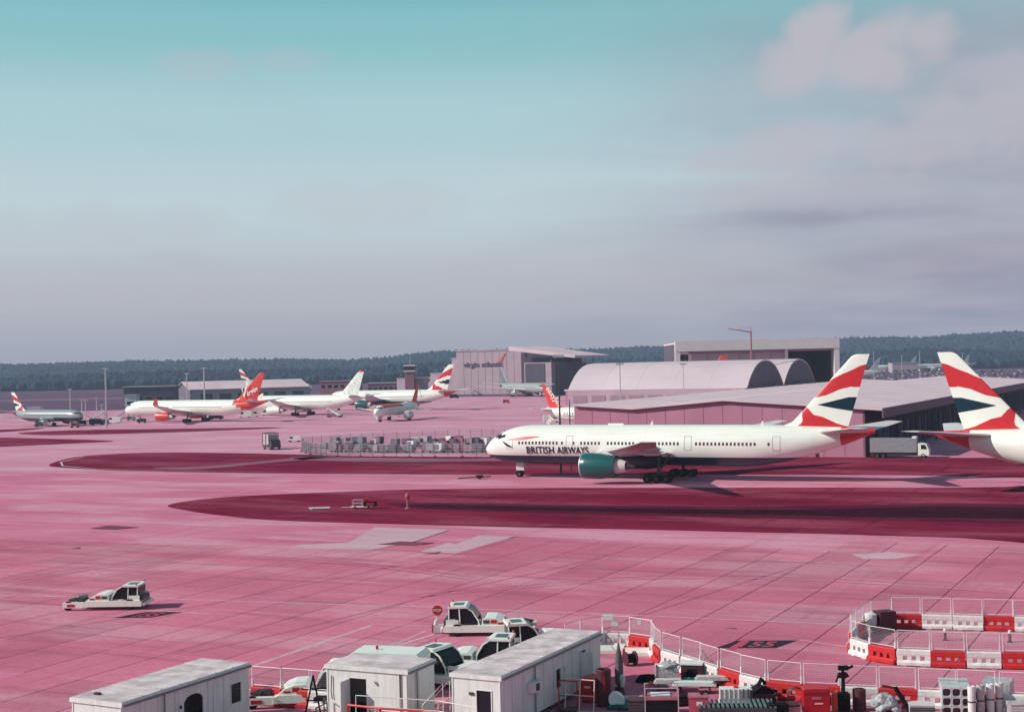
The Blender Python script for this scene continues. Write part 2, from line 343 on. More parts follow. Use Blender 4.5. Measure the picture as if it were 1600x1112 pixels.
def text_geo(s, size, shear=0.0, bold=0.018):
    k = (s, size, shear, bold)
    if k not in TXT:
        cu = bpy.data.curves.new('lettering', 'FONT'); cu.body = s; cu.size = size; cu.shear = shear; cu.resolution_u = 3; cu.offset = size * bold
        ob = bpy.data.objects.new('lettering', cu); COL.objects.link(ob); bpy.context.view_layer.update()
        me = bpy.data.meshes.new_from_object(ob.evaluated_get(bpy.context.evaluated_depsgraph_get()))
        TXT[k] = ([tuple(v.co) for v in me.vertices], [tuple(p.vertices) for p in me.polygons])
        bpy.data.objects.remove(ob); bpy.data.curves.remove(cu); bpy.data.meshes.remove(me)
    return TXT[k]
def wall_open(b, L, H, t, openings, mi=0, M=None, z0=0.0):
    """wall in the x,z plane (0..L, z0..H), thickness t behind y=0, with rectangular openings (x0,x1,z0,z1)"""
    xs = sorted(set([0, L] + [o[0] for o in openings] + [o[1] for o in openings]))
    for a, c in zip(xs[:-1], xs[1:]):
        if c - a < 1e-6: continue
        mid = (a + c) / 2; hs = sorted((o[2], o[3]) for o in openings if o[0] < mid < o[1]); z = z0
        for q0, q1 in hs:
            if q0 > z + 1e-6: b.box(a, c, 0, t, z, q0, mi, M)
            z = max(z, q1)
        if z < H - 1e-6: b.box(a, c, 0, t, z, H, mi, M)
def F(angle_deg, loc): return Matrix.Translation(loc) @ Matrix.Rotation(R(angle_deg), 4, 'Z')

# ================================================================== SETTING
gb = MB(); gb.add([(-3600, -120, -0.06), (3600, -120, -0.06), (3600, 4000, -0.06), (-3600, 4000, -0.06)], [(0, 1, 2, 3)])
struct(gb.build('ground', FIELD))
ap = poly_sheet('apron', [(-420, 20), (420, 20), (420, 640), (160, 700), (-60, 830), (-150, 700), (-420, 640)], 0.0, APRON); struct(ap)
struct(poly_sheet('far_apron_hazed', [(-415, 268), (415, 268), (415, 638), (160, 698), (-60, 828), (-150, 698), (-415, 638)], 0.02, HAZED))
# the far taxiway band across the field
struct(poly_sheet('taxiway', [(-900, 980), (900, 980), (900, 1040), (-900, 1040)], -0.02, PATH))

# concrete slabs near the viewer, each laid on its own with an open joint
SU, SV, GAP = 4.7, 7.6, 0.05
bed = MB(); sl = MB()
bv = 0.02
sl.add([(-SU / 2 + GAP / 2, -SV / 2 + GAP / 2, 0.004), (SU / 2 - GAP / 2, -SV / 2 + GAP / 2, 0.004), (SU / 2 - GAP / 2, SV / 2 - GAP / 2, 0.004), (-SU / 2 + GAP / 2, SV / 2 - GAP / 2, 0.004)] +
       [(-SU / 2 + GAP / 2 + bv, -SV / 2 + GAP / 2 + bv, 0.045), (SU / 2 - GAP / 2 - bv, -SV / 2 + GAP / 2 + bv, 0.045), (SU / 2 - GAP / 2 - bv, SV / 2 - GAP / 2 - bv, 0.045), (-SU / 2 + GAP / 2 + bv, SV / 2 - GAP / 2 - bv, 0.045)],
       [(4, 5, 6, 7), (0, 1, 5, 4), (1, 2, 6, 5), (2, 3, 7, 6), (3, 0, 4, 7)])
slab_me = sl.mesh('slab', SLAB)
ZS = 0.045
cells = []
for i in range(-40, 41):
    for j in range(0, 40):
        c = U * (i * SU + 2.0) + V * (j * SV + (0.0))
        q = cam.matrix_world.inverted() @ Vector((c.x, c.y, 0))
        if q.z > -55: continue
        x = 800 + F_PX * q.x / -q.z; y = 556 - F_PX * q.y / -q.z
        lim = 843 + max(0, (x - 800)) * 0.012
        if -60 < x < 1670 and lim + 4 < y < 1160: cells.append((c, i, j))
joint_m = mat('joint_sealant', (0.27, 0.075, 0.115), 0.9, spec=0)
for c, i, j in cells[:300]:
    o = link('slab', slab_me, ap, (c.x, c.y, 0), R(GRID))
bedv = MB()
for c, i, j in cells[:300]:
    bedv.box(-SU / 2, SU / 2, -SV / 2, SV / 2, 0.001, 0.010, 0, F(GRID, (c.x, c.y, 0)))
bo = bedv.build('joint_bed', joint_m, ap); stuff(bo)

# grass islands, edged with a low lip
struct(px_sheet('grass_island', [(76, 727), (108, 716), (160, 710), (260, 707), (420, 709), (600, 713), (800, 714), (1000, 713), (1250, 713), (1500, 715), (1720, 718), (1720, 745), (1400, 742), (1100, 741), (760, 741), (500, 740), (300, 737.5), (180, 735), (110, 731)], 0.05, GRASS, True))
struct(px_sheet('grass_island', [(262, 790), (300, 782), (380, 775), (520, 769), (640, 765), (800, 763), (1000, 762), (1250, 762), (1500, 762), (1750, 762), (1750, 848), (1500, 840), (1250, 833), (1000, 827), (800, 823), (600, 818), (420, 812), (330, 803), (285, 796)], 0.05, GRASS, True))
struct(px_sheet('grass_island', [(-60, 683), (0, 683.5), (100, 686), (178, 689), (120, 692.5), (0, 698), (-60, 700)], 0.05, GRASS, True))
struct(px_sheet('grass_island', [(30, 676), (120, 672), (250, 670), (430, 667.5), (400, 670.5), (250, 676), (150, 678.5), (60, 679.5)], 0.05, GRASS, True))
struct(px_sheet('grass_island', [(-60, 672), (0, 671), (70, 668.5), (20, 674), (-60, 677)], 0.05, GRASS, True))
DITCH_EDGE = ground_mat('ditch_edge', (0.085, 0.009, 0.026), (0.11, 0.013, 0.038), (0.14, 0.025, 0.05), dark=(0.04, 0.004, 0.014))  # flat in-between tone that softens the outline of the dark band
struct(px_sheet('ditch_edge', [(600, 788), (720, 786), (900, 789), (1100, 791.5), (1300, 791), (1450, 787), (1600, 788), (1720, 789), (1720, 819), (1600, 817), (1400, 814), (1200, 810), (1000, 805.5), (800, 800.5), (700, 796)], 0.062, DITCH_EDGE, True))
struct(px_sheet('ditch', [(625, 789), (720, 789), (900, 793), (1100, 796), (1300, 796), (1450, 792), (1600, 793), (1720, 794), (1720, 813), (1600, 811), (1400, 809), (1200, 805), (1000, 801), (800, 797), (700, 793.5)], 0.07, DITCH, True))  # flat dark sheet marking the ditch
struct(px_sheet('path', [(240, 731), (330, 728), (470, 715), (520, 714.5), (420, 723), (340, 731), (280, 733.5)], 0.065, PATH, True))
struct(px_sheet('path', [(470, 714), (700, 717), (780, 716), (780, 720), (640, 722), (480, 719)], 0.065, PATH, True))
# tufts standing along the ditch
def tufts(name, pxs, n, m, h0, h1, parent=None):
    b = MB(); P = [G(x, y) for x, y in pxs]
    for k in range(n):
        t = random.random() * (len(P) - 1); i = int(t); p = P[i].lerp(P[min(i + 1, len(P) - 1)], t - i); p = p + Vector((random.gauss(0, .8), random.gauss(0, 2.0), 0))
        for q in range(5):
            a = random.random() * 6.28; r = 0.14 + random.random() * 0.2; h = random.uniform(h0, h1); d = Vector((math.cos(a), math.sin(a), 0))
            c = p + Vector((random.gauss(0, .25), random.gauss(0, .25), 0.05)); s_ = Vector((-d.y, d.x, 0)) * 0.10
            b.add([c - s_, c + s_, c + d * r + Vector((0, 0, h))], [(0, 1, 2)])
    return stuff(tag(b.build(name, m, fix=False), 'dark weeds and rushes standing along the ditch in the grass island', 'weeds'))
tufts('weeds', [(640, 791), (800, 794), (1000, 798), (1200, 801), (1400, 802), (1600, 803), (1680, 803)], 900, DITCH, 0.03, 0.08)
# painted lines and patches (each sheet a few millimetres above the slabs)
ZL = ZS + 0.006
def gl(*p): return [G(x, y) for x, y in p]
struct(strip('painted_line', gl((-30, 930), (200, 934), (420, 941), (700, 950), (1000, 962), (1320, 976), (1650, 990)), 0.13, ZL, line_w))
struct(strip('painted_line', gl((-30, 944), (100, 948), (260, 955), (330, 960)), 0.10, ZL, line_w))
struct(strip('painted_line', gl((380, 1046), (480, 1011), (585, 975), (690, 979)), 0.12, ZL, line_w))
struct(strip('painted_line', gl((400, 1040), (500, 1006), (580, 978)), 0.10, ZL, line_w))
struct(strip('painted_line', gl((560, 1031), (640, 1003), (690, 988)), 0.16, ZL, line_w))
struct(strip('painted_line', gl((610, 1010), (665, 986)), 0.10, ZL, line_w))
struct(strip('painted_line', gl((1250, 1000), (1330, 1012)), 0.10, ZL, line_w))
struct(strip('edge_line', [p for p in gl((185, 709), (130, 714), (95, 722), (98, 728), (150, 733), (260, 737.5), (420, 741), (760, 743.5))], 0.35, 0.07, line_w))
struct(px_sheet('concrete_patch', [(447, 857), (470, 851), (545, 848), (585, 824), (702, 828), (648, 846), (580, 859)], ZL, PALE))
struct(px_sheet('concrete_patch', [(655, 862), (700, 848), (712, 850), (750, 836), (805, 838), (712, 865)], ZL, PALE))
struct(px_sheet('concrete_patch', [(1330, 866), (1390, 863), (1442, 867), (1400, 873), (1350, 874)], ZL, PALE))
for q in ([(588, 851), (625, 846), (680, 848), (650, 853)], [(660, 866), (690, 862), (684, 866)], [(140, 826), (170, 821), (218, 824), (180, 827)], [(108, 858), (126, 855), (126, 858)], [(1132, 983), (1150, 981), (1152, 983.5)]):
    struct(px_sheet('repair_patch', q, ZL + .003, ASPH))
TYRE = ground_mat('tyre_rubber', (0.36, 0.10, 0.175), (0.43, 0.13, 0.22), (0.47, 0.17, 0.27), dark=(0.24, 0.065, 0.115), stain=0.6)
for q in ([(20, 905), (150, 885), (330, 868), (560, 880), (760, 905)], [(30, 908), (160, 888), (335, 871), (560, 884), (755, 909)], [(-20, 1000), (140, 975), (320, 945), (520, 905), (640, 880)], [(640, 930), (820, 915), (1040, 900), (1300, 905), (1600, 925)], [(640, 934), (820, 919), (1040, 904), (1300, 909.5), (1600, 930)], [(300, 1020), (460, 985), (680, 930), (860, 890), (980, 860)], [(900, 1000), (1010, 960), (1180, 905), (1300, 870)]):
    P_ = [G(x, y) for x, y in q]; pts = []
    for i in range(len(P_) - 1):
        a_, b_, c_, d_ = P_[max(0, i - 1)], P_[i], P_[i + 1], P_[min(len(P_) - 1, i + 2)]
        for k in range(8): t_ = k / 8; pts.append(0.5 * ((2 * b_) + (c_ - a_) * t_ + (2 * a_ - 5 * b_ + 4 * c_ - d_) * t_ * t_ + (3 * b_ - a_ - 3 * c_ + d_) * t_ ** 3))
    struct(strip('tyre_mark', pts, 0.30, ZL - .003, TYRE))
# stand numbers: dark painted blocks with rose figures
def stand_number(cx, cy, s, wpx, label, ang):
    c = G(cx, cy); sc = (cy - 567.8 + 0.0228 * (cx - 800)) / CAM_H; L = wpx / sc
    t = thing('stand_number', label, 'ground marking', (c.x, c.y, ZL), R(ang))
    b = MB(); b.add([(-L / 2 - .8, -1.2, 0), (L / 2 - .8, -1.2, 0), (L / 2 + .8, 1.2, 0), (-L / 2 + .8, 1.2, 0)], [(0, 1, 2, 3)]); b.build('backing', mat('stand_black', (0.035, 0.018, 0.03), 0.8, var=0.3), t)
    v, f = text_geo(s, 2.3); mx = max(p[0] for p in v); k = L * 0.62 / mx
    b = MB(); b.add([(p[0] * k - L * 0.31 + p[1] * .35 - .3, p[1] - 0.8, 0.005) for p in v], f); b.build('figures', mat('stand_rose', (0.45, 0.07, 0.14), 0.8, var=0.2), t, fix=False)
stand_number(1182, 1007, '155', 95, 'dark painted block with rose stand figures beside the curved fence', -5)
stand_number(231, 961, '155', 62, 'dark painted block with rose stand figures near the lone pushback tug', -5)
struct(strip('painted_line', gl((1098, 1041), (1130, 1022), (1168, 1000)), 0.5, ZL + .004, MATS['stand_rose']))

# ------------------------------------------------------------------ hills and woods
RIDGE = [(-400, 573), (0, 570), (100, 567), (200, 564.5), (300, 563), (400, 561), (560, 562), (610, 558), (645, 553), (700, 548.5), (800, 545.5), (900, 546), (1000, 542), (1060, 538.5), (1200, 533), (1330, 527.5), (1450, 526.5), (1500, 522), (1600, 517.5), (2000, 512)]
def yh(x): return 567.8 - 0.0227 * (x - 800)
def prof(tab, x): return float(np.interp(x, [a for a, b in tab], [b for a, b in tab]))
def hill(name, D, depth, tab, drop, x0=-300, x1=1900, nx=90):
    v = []; f = []; rows = [(-0.55, 0.0), (-0.42, .18), (-0.28, .48), (-0.12, .82), (0, 1.0), (0.5, 1.02), (1.0, .7)]
    for i in range(nx + 1):
        px = x0 + (x1 - x0) * i / nx
        zt = CAM_H + (yh(px) - prof(tab, px)) * D / F_PX - drop
        for a, h in rows:
            d = D + a * depth; v.append(((px - 800) / F_PX * d, d, max(-0.5, zt * h)))
    n = len(rows)
    for i in range(nx):
        for j in range(n - 1): f.append((i * n + j, (i + 1) * n + j, (i + 1) * n + j + 1, i * n + j + 1))
    b = MB(); b.add(v, f); o = b.build(name, hill_m, smooth=True); struct(o)
    def hz(px, a):
        zt = CAM_H + (yh(px) - prof(tab, px)) * D / F_PX - drop
        return zt * float(np.interp(a, [r[0] for r in rows], [r[1] for r in rows]))
    return hz
hz1 = hill('hills', 2700, 900, RIDGE, 9)
bmi = bmesh.new(); bmesh.ops.create_icosphere(bmi, subdivisions=2, radius=1); ico2v = np.array([v.co[:] for v in bmi.verts]); ico2f = np.array([[v.index for v in f.verts] for f in bmi.faces]); bmi.free()
bmi = bmesh.new(); bmesh.ops.create_icosphere(bmi, subdivisions=1, radius=1); ico1v = np.array([v.co[:] for v in bmi.verts]); ico1f = np.array([[v.index for v in f.verts] for f in bmi.faces]); bmi.free()
def crowns(name, places, label, fine=False, rough=0.16):
    """one wood made of many lumpy crowns; places: (x, y, z, r, h)"""
    bv_, bf_ = (ico2v, ico2f) if fine else (ico1v, ico1f)
    var = [bv_ * (1 + rough * np.random.randn(len(bv_), 1)) for _ in range(14)]
    vs = []; fs = []; o = 0
    for x, y, z, r, h in places:
        a = random.random() * 6.28; c, s = math.cos(a), math.sin(a); q = var[random.randrange(14)]
        p = np.empty_like(q); p[:, 0] = (q[:, 0] * c - q[:, 1] * s) * r + x; p[:, 1] = (q[:, 0] * s + q[:, 1] * c) * r + y; p[:, 2] = q[:, 2] * h * 0.5 + z + h * 0.45
        vs.append(p); fs.append(bf_ + o); o += len(q)
    V_ = np.concatenate(vs); F_ = np.concatenate(fs)
    me = bpy.data.meshes.new(name); me.vertices.add(len(V_)); me.vertices.foreach_set('co', V_.ravel())
    me.loops.add(F_.size); me.loops.foreach_set('vertex_index', F_.ravel()); me.polygons.add(len(F_))
    me.polygons.foreach_set('loop_start', np.arange(len(F_)) * 3); me.polygons.foreach_set('loop_total', np.full(len(F_), 3)); me.update(); me.validate()
    me.materials.append(tree_m); ob = link(name, me); stuff(tag(ob, label, 'woodland')); return ob
pl = []
for k in range(9500):
    px = random.uniform(-120, 1720); a = -0.5 + 0.56 * random.random() ** 0.7; d = 2700 + a * 900
    r = random.uniform(3.5, 7); pl.append(((px - 800) / F_PX * d, d, hz1(px, a) - 1, r, random.uniform(8, 13)))
crowns('woodland', pl, 'hazy blue-grey wood covering the far ridge on the horizon')
WL = [(-400, 588), (0, 589), (40, 585), (100, 582), (180, 579), (260, 576), (420, 574), (560, 573), (640, 565), (720, 560), (1040, 556), (1100, 556), (1300, 549), (1340, 547), (1400, 543), (1450, 538), (1500, 541), (1600, 547), (2000, 547)]
def wood(name, D, rows, x0, x1, n, label, rr=(3, 5.5)):
    pl = []
    for k in range(n):
        px = random.uniform(x0, x1); j = random.random(); d = D + j * rows
        zt = max(9, CAM_H + (yh(px) - prof(WL, px)) * D / F_PX) * (0.55 + 0.45 * j) * random.uniform(.86, 1.05)
        r = random.uniform(*rr); pl.append(((px - 800) / F_PX * d, d, 0, r, zt))
        pl.append(((px - 800) / F_PX * d + random.gauss(0, 3), d + random.gauss(0, 3), zt * .35, r * .8, zt * .62))
    return crowns(name, pl, label, True, 0.13)
wood('woodland', 1550, 160, -120, 660, 1900, 'dark dense belt of trees beyond the airfield behind the red-tailed airliner')
wood('woodland', 1700, 160, 600, 1120, 900, 'dark strip of trees behind the lettered hangar and vaulted roof')
wood('woodland', 1620, 150, 1290, 1720, 1300, 'dark tall wood standing behind the far car park')

# ================================================================== AIRLINERS
def make_airliner(name, label, spec, loc, heading, fine=False, group=None):
    S = dict(L=62.9, R=3.1, zc=5.3, top=18.5, span=30.4, wroot=.318, rootc=13.0, sweep=.675, tipc=2.0, wz=4.1, dih=.105, engy=9.6, engr=1.95, engl=5.5, engx=.340, engz=2.72,
             gear=.505, track=5.5, axles=3, wheel=.64, hs=10.7, nose=9.0, belly=None, win=None, winglet=0, ratio=1.0)
    S.update(spec); L, Rr, zc = S['L'], S['R'], S['zc']; k = L / 62.9
    root = thing(name, label, 'airliner', loc, R(heading), group)
    # every airliner points along +x, nose tip at x = 0
    nl, tl = S['nose'], 0.31 * L
    def ring(d):                                   # distance behind the nose -> (radius, centre z)
        if d < nl:
            u = max(0.0, d / nl); r = Rr * max(0.02, (1 - (1 - u) ** 2.15)) ** 0.56; return r, zc - 0.30 * Rr * (1 - u) ** 2
        if d > L - tl:
            u = (d - (L - tl)) / tl; r = Rr * (1 - 0.90 * u ** 1.65); return r, zc + (Rr - r) * 0.80
        return Rr, zc
    def surf(d, z, out=0.02):
        r, c = ring(d); q = max(-1, min(1, (z - c) / r)); return Vector((-d, r * math.sqrt(1 - q * q) + out * math.sqrt(1 - q * q), z + out * q))
    ns = 72 if fine else 28
    ds = [nl * (i / 14) ** 1.9 for i in range(15)] if fine else [nl * (i / 8) ** 1.9 for i in range(9)]
    m_ = 34 if fine else 12; ds += [nl + (L - tl - nl) * i / m_ for i in range(1, m_ + 1)]
    m_ = 30 if fine else 12; ds += [L - tl + tl * i / m_ for i in range(1, m_ + 1)]
    v = []; f = []; fm = []
    paint = S['paint']
    for d in ds:
        r, c = ring(d)
        for q in range(ns): t = 2 * math.pi * q / ns; v.append((-d, r * math.cos(t), c + r * math.sin(t)))
    for i in range(len(ds) - 1):
        for q in range(ns):
            f.append((i * ns + q, i * ns + (q + 1) % ns, (i + 1) * ns + (q + 1) % ns, (i + 1) * ns + q))
            dm = (ds[i] + ds[i + 1]) / 2; r, c = ring(dm); t = 2 * math.pi * (q + .5) / ns; fm.append(paint(dm / L, (c + r * math.sin(t) - zc) / Rr))
    f.append(tuple(range(ns))); fm.append(paint(0, 0)); f.append(tuple((len(ds) - 1) * ns + q for q in range(ns))); fm.append(paint(1, 0.7))
    b = MB(); b.v = v; b.f = f; b.m = fm; b.build('fuselage', S['fmats'], root, smooth=True)
    # belly fairing
    b = MB(); pr = []
    x0, x1 = S['wroot'] * L - .5, S['gear'] * L + 5 * k
    for i in range(13): u = i / 12; pr.append((-(x0 + (x1 - x0) * u), max(.01, (Rr * .86) * math.sin(math.pi * u) ** .45)))
    b.lathe(pr, 20, 0, Matrix.Translation((0, 0, zc - Rr * .36)) @ Matrix.Scale(.80, 4, (0, 0, 1)) @ Matrix.Scale(1.14, 4, (0, 1, 0))); b.build('belly_fairing', S['bellymat'], root, smooth=True)
    # wings
    AF = [(0, 0), (.03, .035), (.12, .058), (.32, .064), (.62, .04), (1, .002), (.62, -.022), (.32, -.042), (.12, -.042), (.03, -.024)]
    sp = S['span']; xr = S['wroot'] * L; yk = sp * .33
    def wing_at(y):
        le = xr + (y - Rr * .6) * S['sweep']
        rt = xr + S['rootc']
        if y <= yk: te = rt + (y - Rr * .6) * .06
        else: te = rt + (yk - Rr * .6) * .06 + (y - yk) / (sp - yk) * (xr + (sp - Rr * .6) * S['sweep'] + S['tipc'] - rt - (yk - Rr * .6) * .06)
        return le, te - le, S['wz'] + (y - Rr * .6) * S['dih'] + .0012 * max(0, y - yk) ** 2
    for sd_ in (1, -1):
        b = MB(); secs = []
        ys = [Rr * .6, Rr, yk * .7, yk, sp * .5, sp * .75, sp * .93, sp]
        vs = []
        for y in ys:
            le, ch, z = wing_at(y); tk = 1.15 - .35 * y / sp
            for a, h in AF: vs.append((-(le + a * ch), sd_ * y, z + h * ch * tk))
        if S['winglet']:
            for q in (.35, 1.0):
                le, ch, z = wing_at(sp); hh = S['winglet'] * q
                for a, h in AF: vs.append((-(le + hh * .75 + a * ch * (1 - .55 * q)), sd_ * (sp + .35 * hh), z + hh + h * .1))
        n = len(AF); cnt = len(vs) // n; fs = []
        for i in range(cnt - 1):
            for q in range(n): fs.append((i * n + q, i * n + (q + 1) % n, (i + 1) * n + (q + 1) % n, (i + 1) * n + q))
        fs.append(tuple((cnt - 1) * n + q for q in range(n)))
        b.add(vs, fs); wm = S['wingmat']; nf = 2 * n if S['winglet'] else 0
        if nf:
            for i in range(len(fs)): b.m[i] = 1 if i >= (len(ys) - 1) * n else 0
        wo = b.build('wing', [wm, S.get('wlmat', wm)], root, smooth=True)
        if fine:
            for y in (yk * 1.15, sp * .55, sp * .74):
                le, ch, z = wing_at(y); b = MB(); b.lathe([(-(le + ch * .55), .05), (-(le + ch * .75), .42), (-(le + ch * 1.0), .40), (-(le + ch * 1.18), .04)], 10, 0, Matrix.Translation((0, sd_ * y, z - .28))); b.build('flap_fairing', wm, wo, smooth=True)
            y = sp * .5; le, ch, z = wing_at(y); b = MB()
            for ya in np.linspace(yk * 1.1, sp * .72, 9):
                le, ch, z = wing_at(ya); le2, ch2, z2 = wing_at(ya + 1.9)
                b.add([(-(le + ch * .80), sd_ * ya, z + .022 * ch), (-(le + ch * .805), sd_ * ya, z + .024 * ch), (-(le2 + ch2 * .805), sd_ * (ya + 1.9), z2 + .024 * ch2), (-(le2 + ch2 * .8), sd_ * (ya + 1.9), z2 + .022 * ch2)], [(0, 1, 2, 3)])
        # engine and pylon
        er, el, ex, ey = S['engr'], S['engl'], S['engx'] * L, S['engy']
        nn = 40 if fine else 18; b = MB()
        b.lathe([(-.05, er * .80, 1), (.02, er * .86, 1), (0, er * .92, 1), (-.22 * k, er * .985, 0), (-.2 * el, er * 1.0, 0), (-.55 * el, er * .99, 0), (-el, er * .80, 2), (-el + .05, er * .72, 2), (-el * .8, er * .6, 2)], nn, 0)
        b.lathe([(-.12 * el, er * .84, 2), (-.13 * el, .28 * er, 2), (-.06 * el, .14 * er, 2), (-.02 * el, .02, 2)], nn)
        b.lathe([(-el * .7, er * .62, 3), (-el * 1.0, er * .60, 3), (-el * 1.28, er * .40, 3), (-el * 1.28, er * .30, 2), (-el * 1.55, .05, 2)], nn)
        eo = b.build('engine', [S['engmat'], alum, dkgrey, wgrey], root, (-ex, sd_ * ey, S['engz']), smooth=True)
        le, ch, z = wing_at(ey); b = MB()
        b.prism([(-.25 * el, er * .93), (-.9 * el, er * .75), (-(le - ex) - ch * .5, z - S['engz'] - .25), (-(le - ex) - ch * .10, z - S['engz'] + .25), (-(le - ex) + .3, z - S['engz'] + .12)], -.22 * k, .22 * k); b.build('pylon', S['pylmat'], eo)
        # tailplane
        b = MB(); vs = []
        hr = L * .862
        for y, le, ch, z in ((0.2, hr, 7.6 * k, zc + Rr * .62), (S['hs'] * .5, hr + 3.9 * k, 5.0 * k, zc + Rr * .62 + .55 * k), (S['hs'], hr + 7.9 * k, 2.5 * k, zc + Rr * .62 + 1.15 * k)):
            for a, h in AF: vs.append((-(le + a * ch), sd_ * y, z + h * ch * .75))
        fs = []
        for i in range(2):
            for q in range(n): fs.append((i * n + q, i * n + (q + 1) % n, (i + 1) * n + (q + 1) % n, (i + 1) * n + q))
        fs.append(tuple(2 * n + q for q in range(n))); b.add(vs, fs); b.build('tailplane', S['hsmat'], root, smooth=True)
        # main gear
        b = MB(); gx, gy = S['gear'] * L, S['track'] * sd_; wr = S['wheel']; na = S['axles']
        b.tube([(-gx, gy * .86, S['wz'] - .1), (-gx, gy, wr * 1.2)], .22 * k, 8); b.tube([(-gx - 1.4 * k, gy * .75, S['wz']), (-gx, gy, wr * 1.9)], .11 * k, 6)
        b.box(-gx - 1.5 * k * (na - 1) / 2 - .25, -gx + 1.5 * k * (na - 1) / 2 + .25, gy - .14, gy + .14, wr * .85, wr * 1.25); b.build('landing_gear', dkgrey, root)
        for i in range(na):
            xa = -gx + (i - (na - 1) / 2) * wr * 2.32
            for yy in (-.62 * k - .05, .62 * k + .05): link('wheel', S['wheelmesh'](wr), root, (xa, gy + yy, wr))
    # nose gear
    b = MB(); gx = .094 * L; wr = S['wheel'] * .82
    b.tube([(-gx - .2, 0, zc - Rr * .8), (-gx, 0, wr)], .15 * k, 8); b.tube([(-gx - 1.6 * k, 0, zc - Rr * .85), (-gx, 0, wr * 2.0)], .08 * k, 6); b.box(-gx - .9, -gx + .5, .3, .36, zc - Rr * 1.35, zc - Rr * .8); b.box(-gx - .9, -gx + .5, -.36, -.3, zc - Rr * 1.35, zc - Rr * .8); b.build('nose_gear', wgrey, root)
    for yy in (-.32, .32): link('wheel', S['wheelmesh'](wr), root, (-gx, yy, wr))
    # fin: a fine grid so that the livery bands fall on faces
    ftop, fb = S['top'], zc + Rr * .80
    le0, le1, te0, te1 = S.get('finx', (.795, .955, .938, .992))
    nc, nv = (110, 150) if fine else (22, 28); v = []; f = []; fm = []
    fp = S['fin']
    for side in (1, -1):
        o = len(v)
        for j in range(nv + 1):
            vv = j / nv; z = fb + (ftop - fb) * vv
            le = (le0 + (le1 - le0) * vv) * L - (1.2 * k * (1 - vv / .12) ** 2 * 2.2 if vv < .12 else 0) + (.5 * k * ((vv - .965) / .035) ** 2 if vv > .965 else 0); te = (te0 + (te1 - te0) * vv) * L
            for i in range(nc + 1):
                c = i / nc; x = le + (te - le) * c; th = (4.6 * .055 * (math.sqrt(c + 1e-6) * 1.2 - .95 * c - .25 * c * c)) * (te - le) * .42
                v.append((-x, side * (th + .004), z))
        for j in range(nv):
            for i in range(nc):
                q = o + j * (nc + 1) + i; f.append((q, q + 1, q + nc + 2, q + nc + 1)); fm.append(fp((i + .5) / nc, (j + .5) / nv))
    o = len(f); n1 = (nv + 1) * (nc + 1)
    for i in range(nc): a = nv * (nc + 1) + i; f.append((a, a + 1, a + 1 + n1, a + n1)); fm.append(fp(.5, .999))
    for j in range(nv): a = j * (nc + 1) + nc; f.append((a, a + nc + 1, a + nc + 1 + n1, a + n1)); fm.append(fp(.99, (j + .5) / nv))
    b = MB(); b.v = v; b.f = f; b.m = fm; fin = b.build('fin', S['finmats'], root, smooth=False)
    def fin_pt(c, vv, off=.05):
        z = fb + (ftop - fb) * vv; le = (le0 + (le1 - le0) * vv) * L; te = (te0 + (te1 - te0) * vv) * L
        return Vector((-(le + (te - le) * c), (te - le) * .065 + off, z))
    # cockpit windows and rows of cabin windows
    def patch(d0, d1, t0, t1, name_, m, par, side=1, out=.03, nn=5):
        vs = []; fs = []
        for i in range(nn + 1):
            d = d0 + (d1 - d0) * i / nn; r, c = ring(d)
            for j in range(nn + 1): t = R(t0 + (t1 - t0) * j / nn); vs.append((-d, side * (r + out) * math.cos(t), c + (r + out) * math.sin(t)))
        for i in range(nn):
            for j in range(nn): a = i * (nn + 1) + j; fs.append((a, a + 1, a + nn + 2, a + nn + 1))
        q = MB(); q.add(vs, fs); return q.build(name_, m, par)
    for sd_ in (1, -1):
        for a0, a1, t0, t1 in ((.19, .25, 62, 84), (.255, .315, 44, 60), (.322, .40, 33, 45)):
            patch(a0 * nl * 1.05, a1 * nl * 1.25, t0, t1, 'windscreen', glass, root, sd_)
    wz_ = zc + .125 * Rr
    if S['win']:
        wb = MB(); wb.box(-.15, .15, -.012, .012, -.22, .22); wme = wb.mesh('window', winmat)
        for a, c in S['win']:
            x = a
            while x <= c:
                for sd_ in ((1, -1) if fine else (1, -1)):
                    p = surf(x, wz_, .015); o = link('window', wme, root, (p.x, sd_ * p.y, p.z)); o.rotation_euler[0] = sd_ * math.asin((wz_ - zc) / Rr)
                x += S.get('winstep', 1.07)
    elif S.get('winline'):
        for sd_ in (1, -1):
            b = MB()
            for a, c in S['winline']:
                x = a
                while x < c:
                    p0, p1 = surf(x, wz_ + .18, .03), surf(x, wz_ - .18, .03); p2, p3 = surf(x + .3, wz_ - .18, .03), surf(x + .3, wz_ + .18, .03)
                    b.add([(p.x, sd_ * p.y, p.z) for p in (p0, p1, p2, p3)], [(0, 1, 2, 3)]); x += .85
            b.build('window_row', winmat, root)['kind'] = 'stuff'
    root['len'] = L
    return root, surf, ring, fin_pt, fin, patch
WHEELS = {}
def wheel_mesh(r, w_=None, cache=WHEELS):
    k = round(r, 3)
    if k not in cache:
        w_ = .36 * r
        b = MB(); b.lathe([(-w_ * .7, r * .45, 1), (-w_ * .8, r * .55, 0), (-w_, r * .75, 0), (-w_ * .8, r * .96, 0), (0, r, 0), (w_ * .8, r * .96, 0), (w_, r * .75, 0), (w_ * .8, r * .55, 0), (w_ * .7, r * .45, 1)], 18, 0, axis='y')
        cache[k] = b.mesh('wheel', [black, dkgrey], smooth=True)
    return cache[k]
def ip(x, xs, ys): return float(np.interp(x, xs, ys))
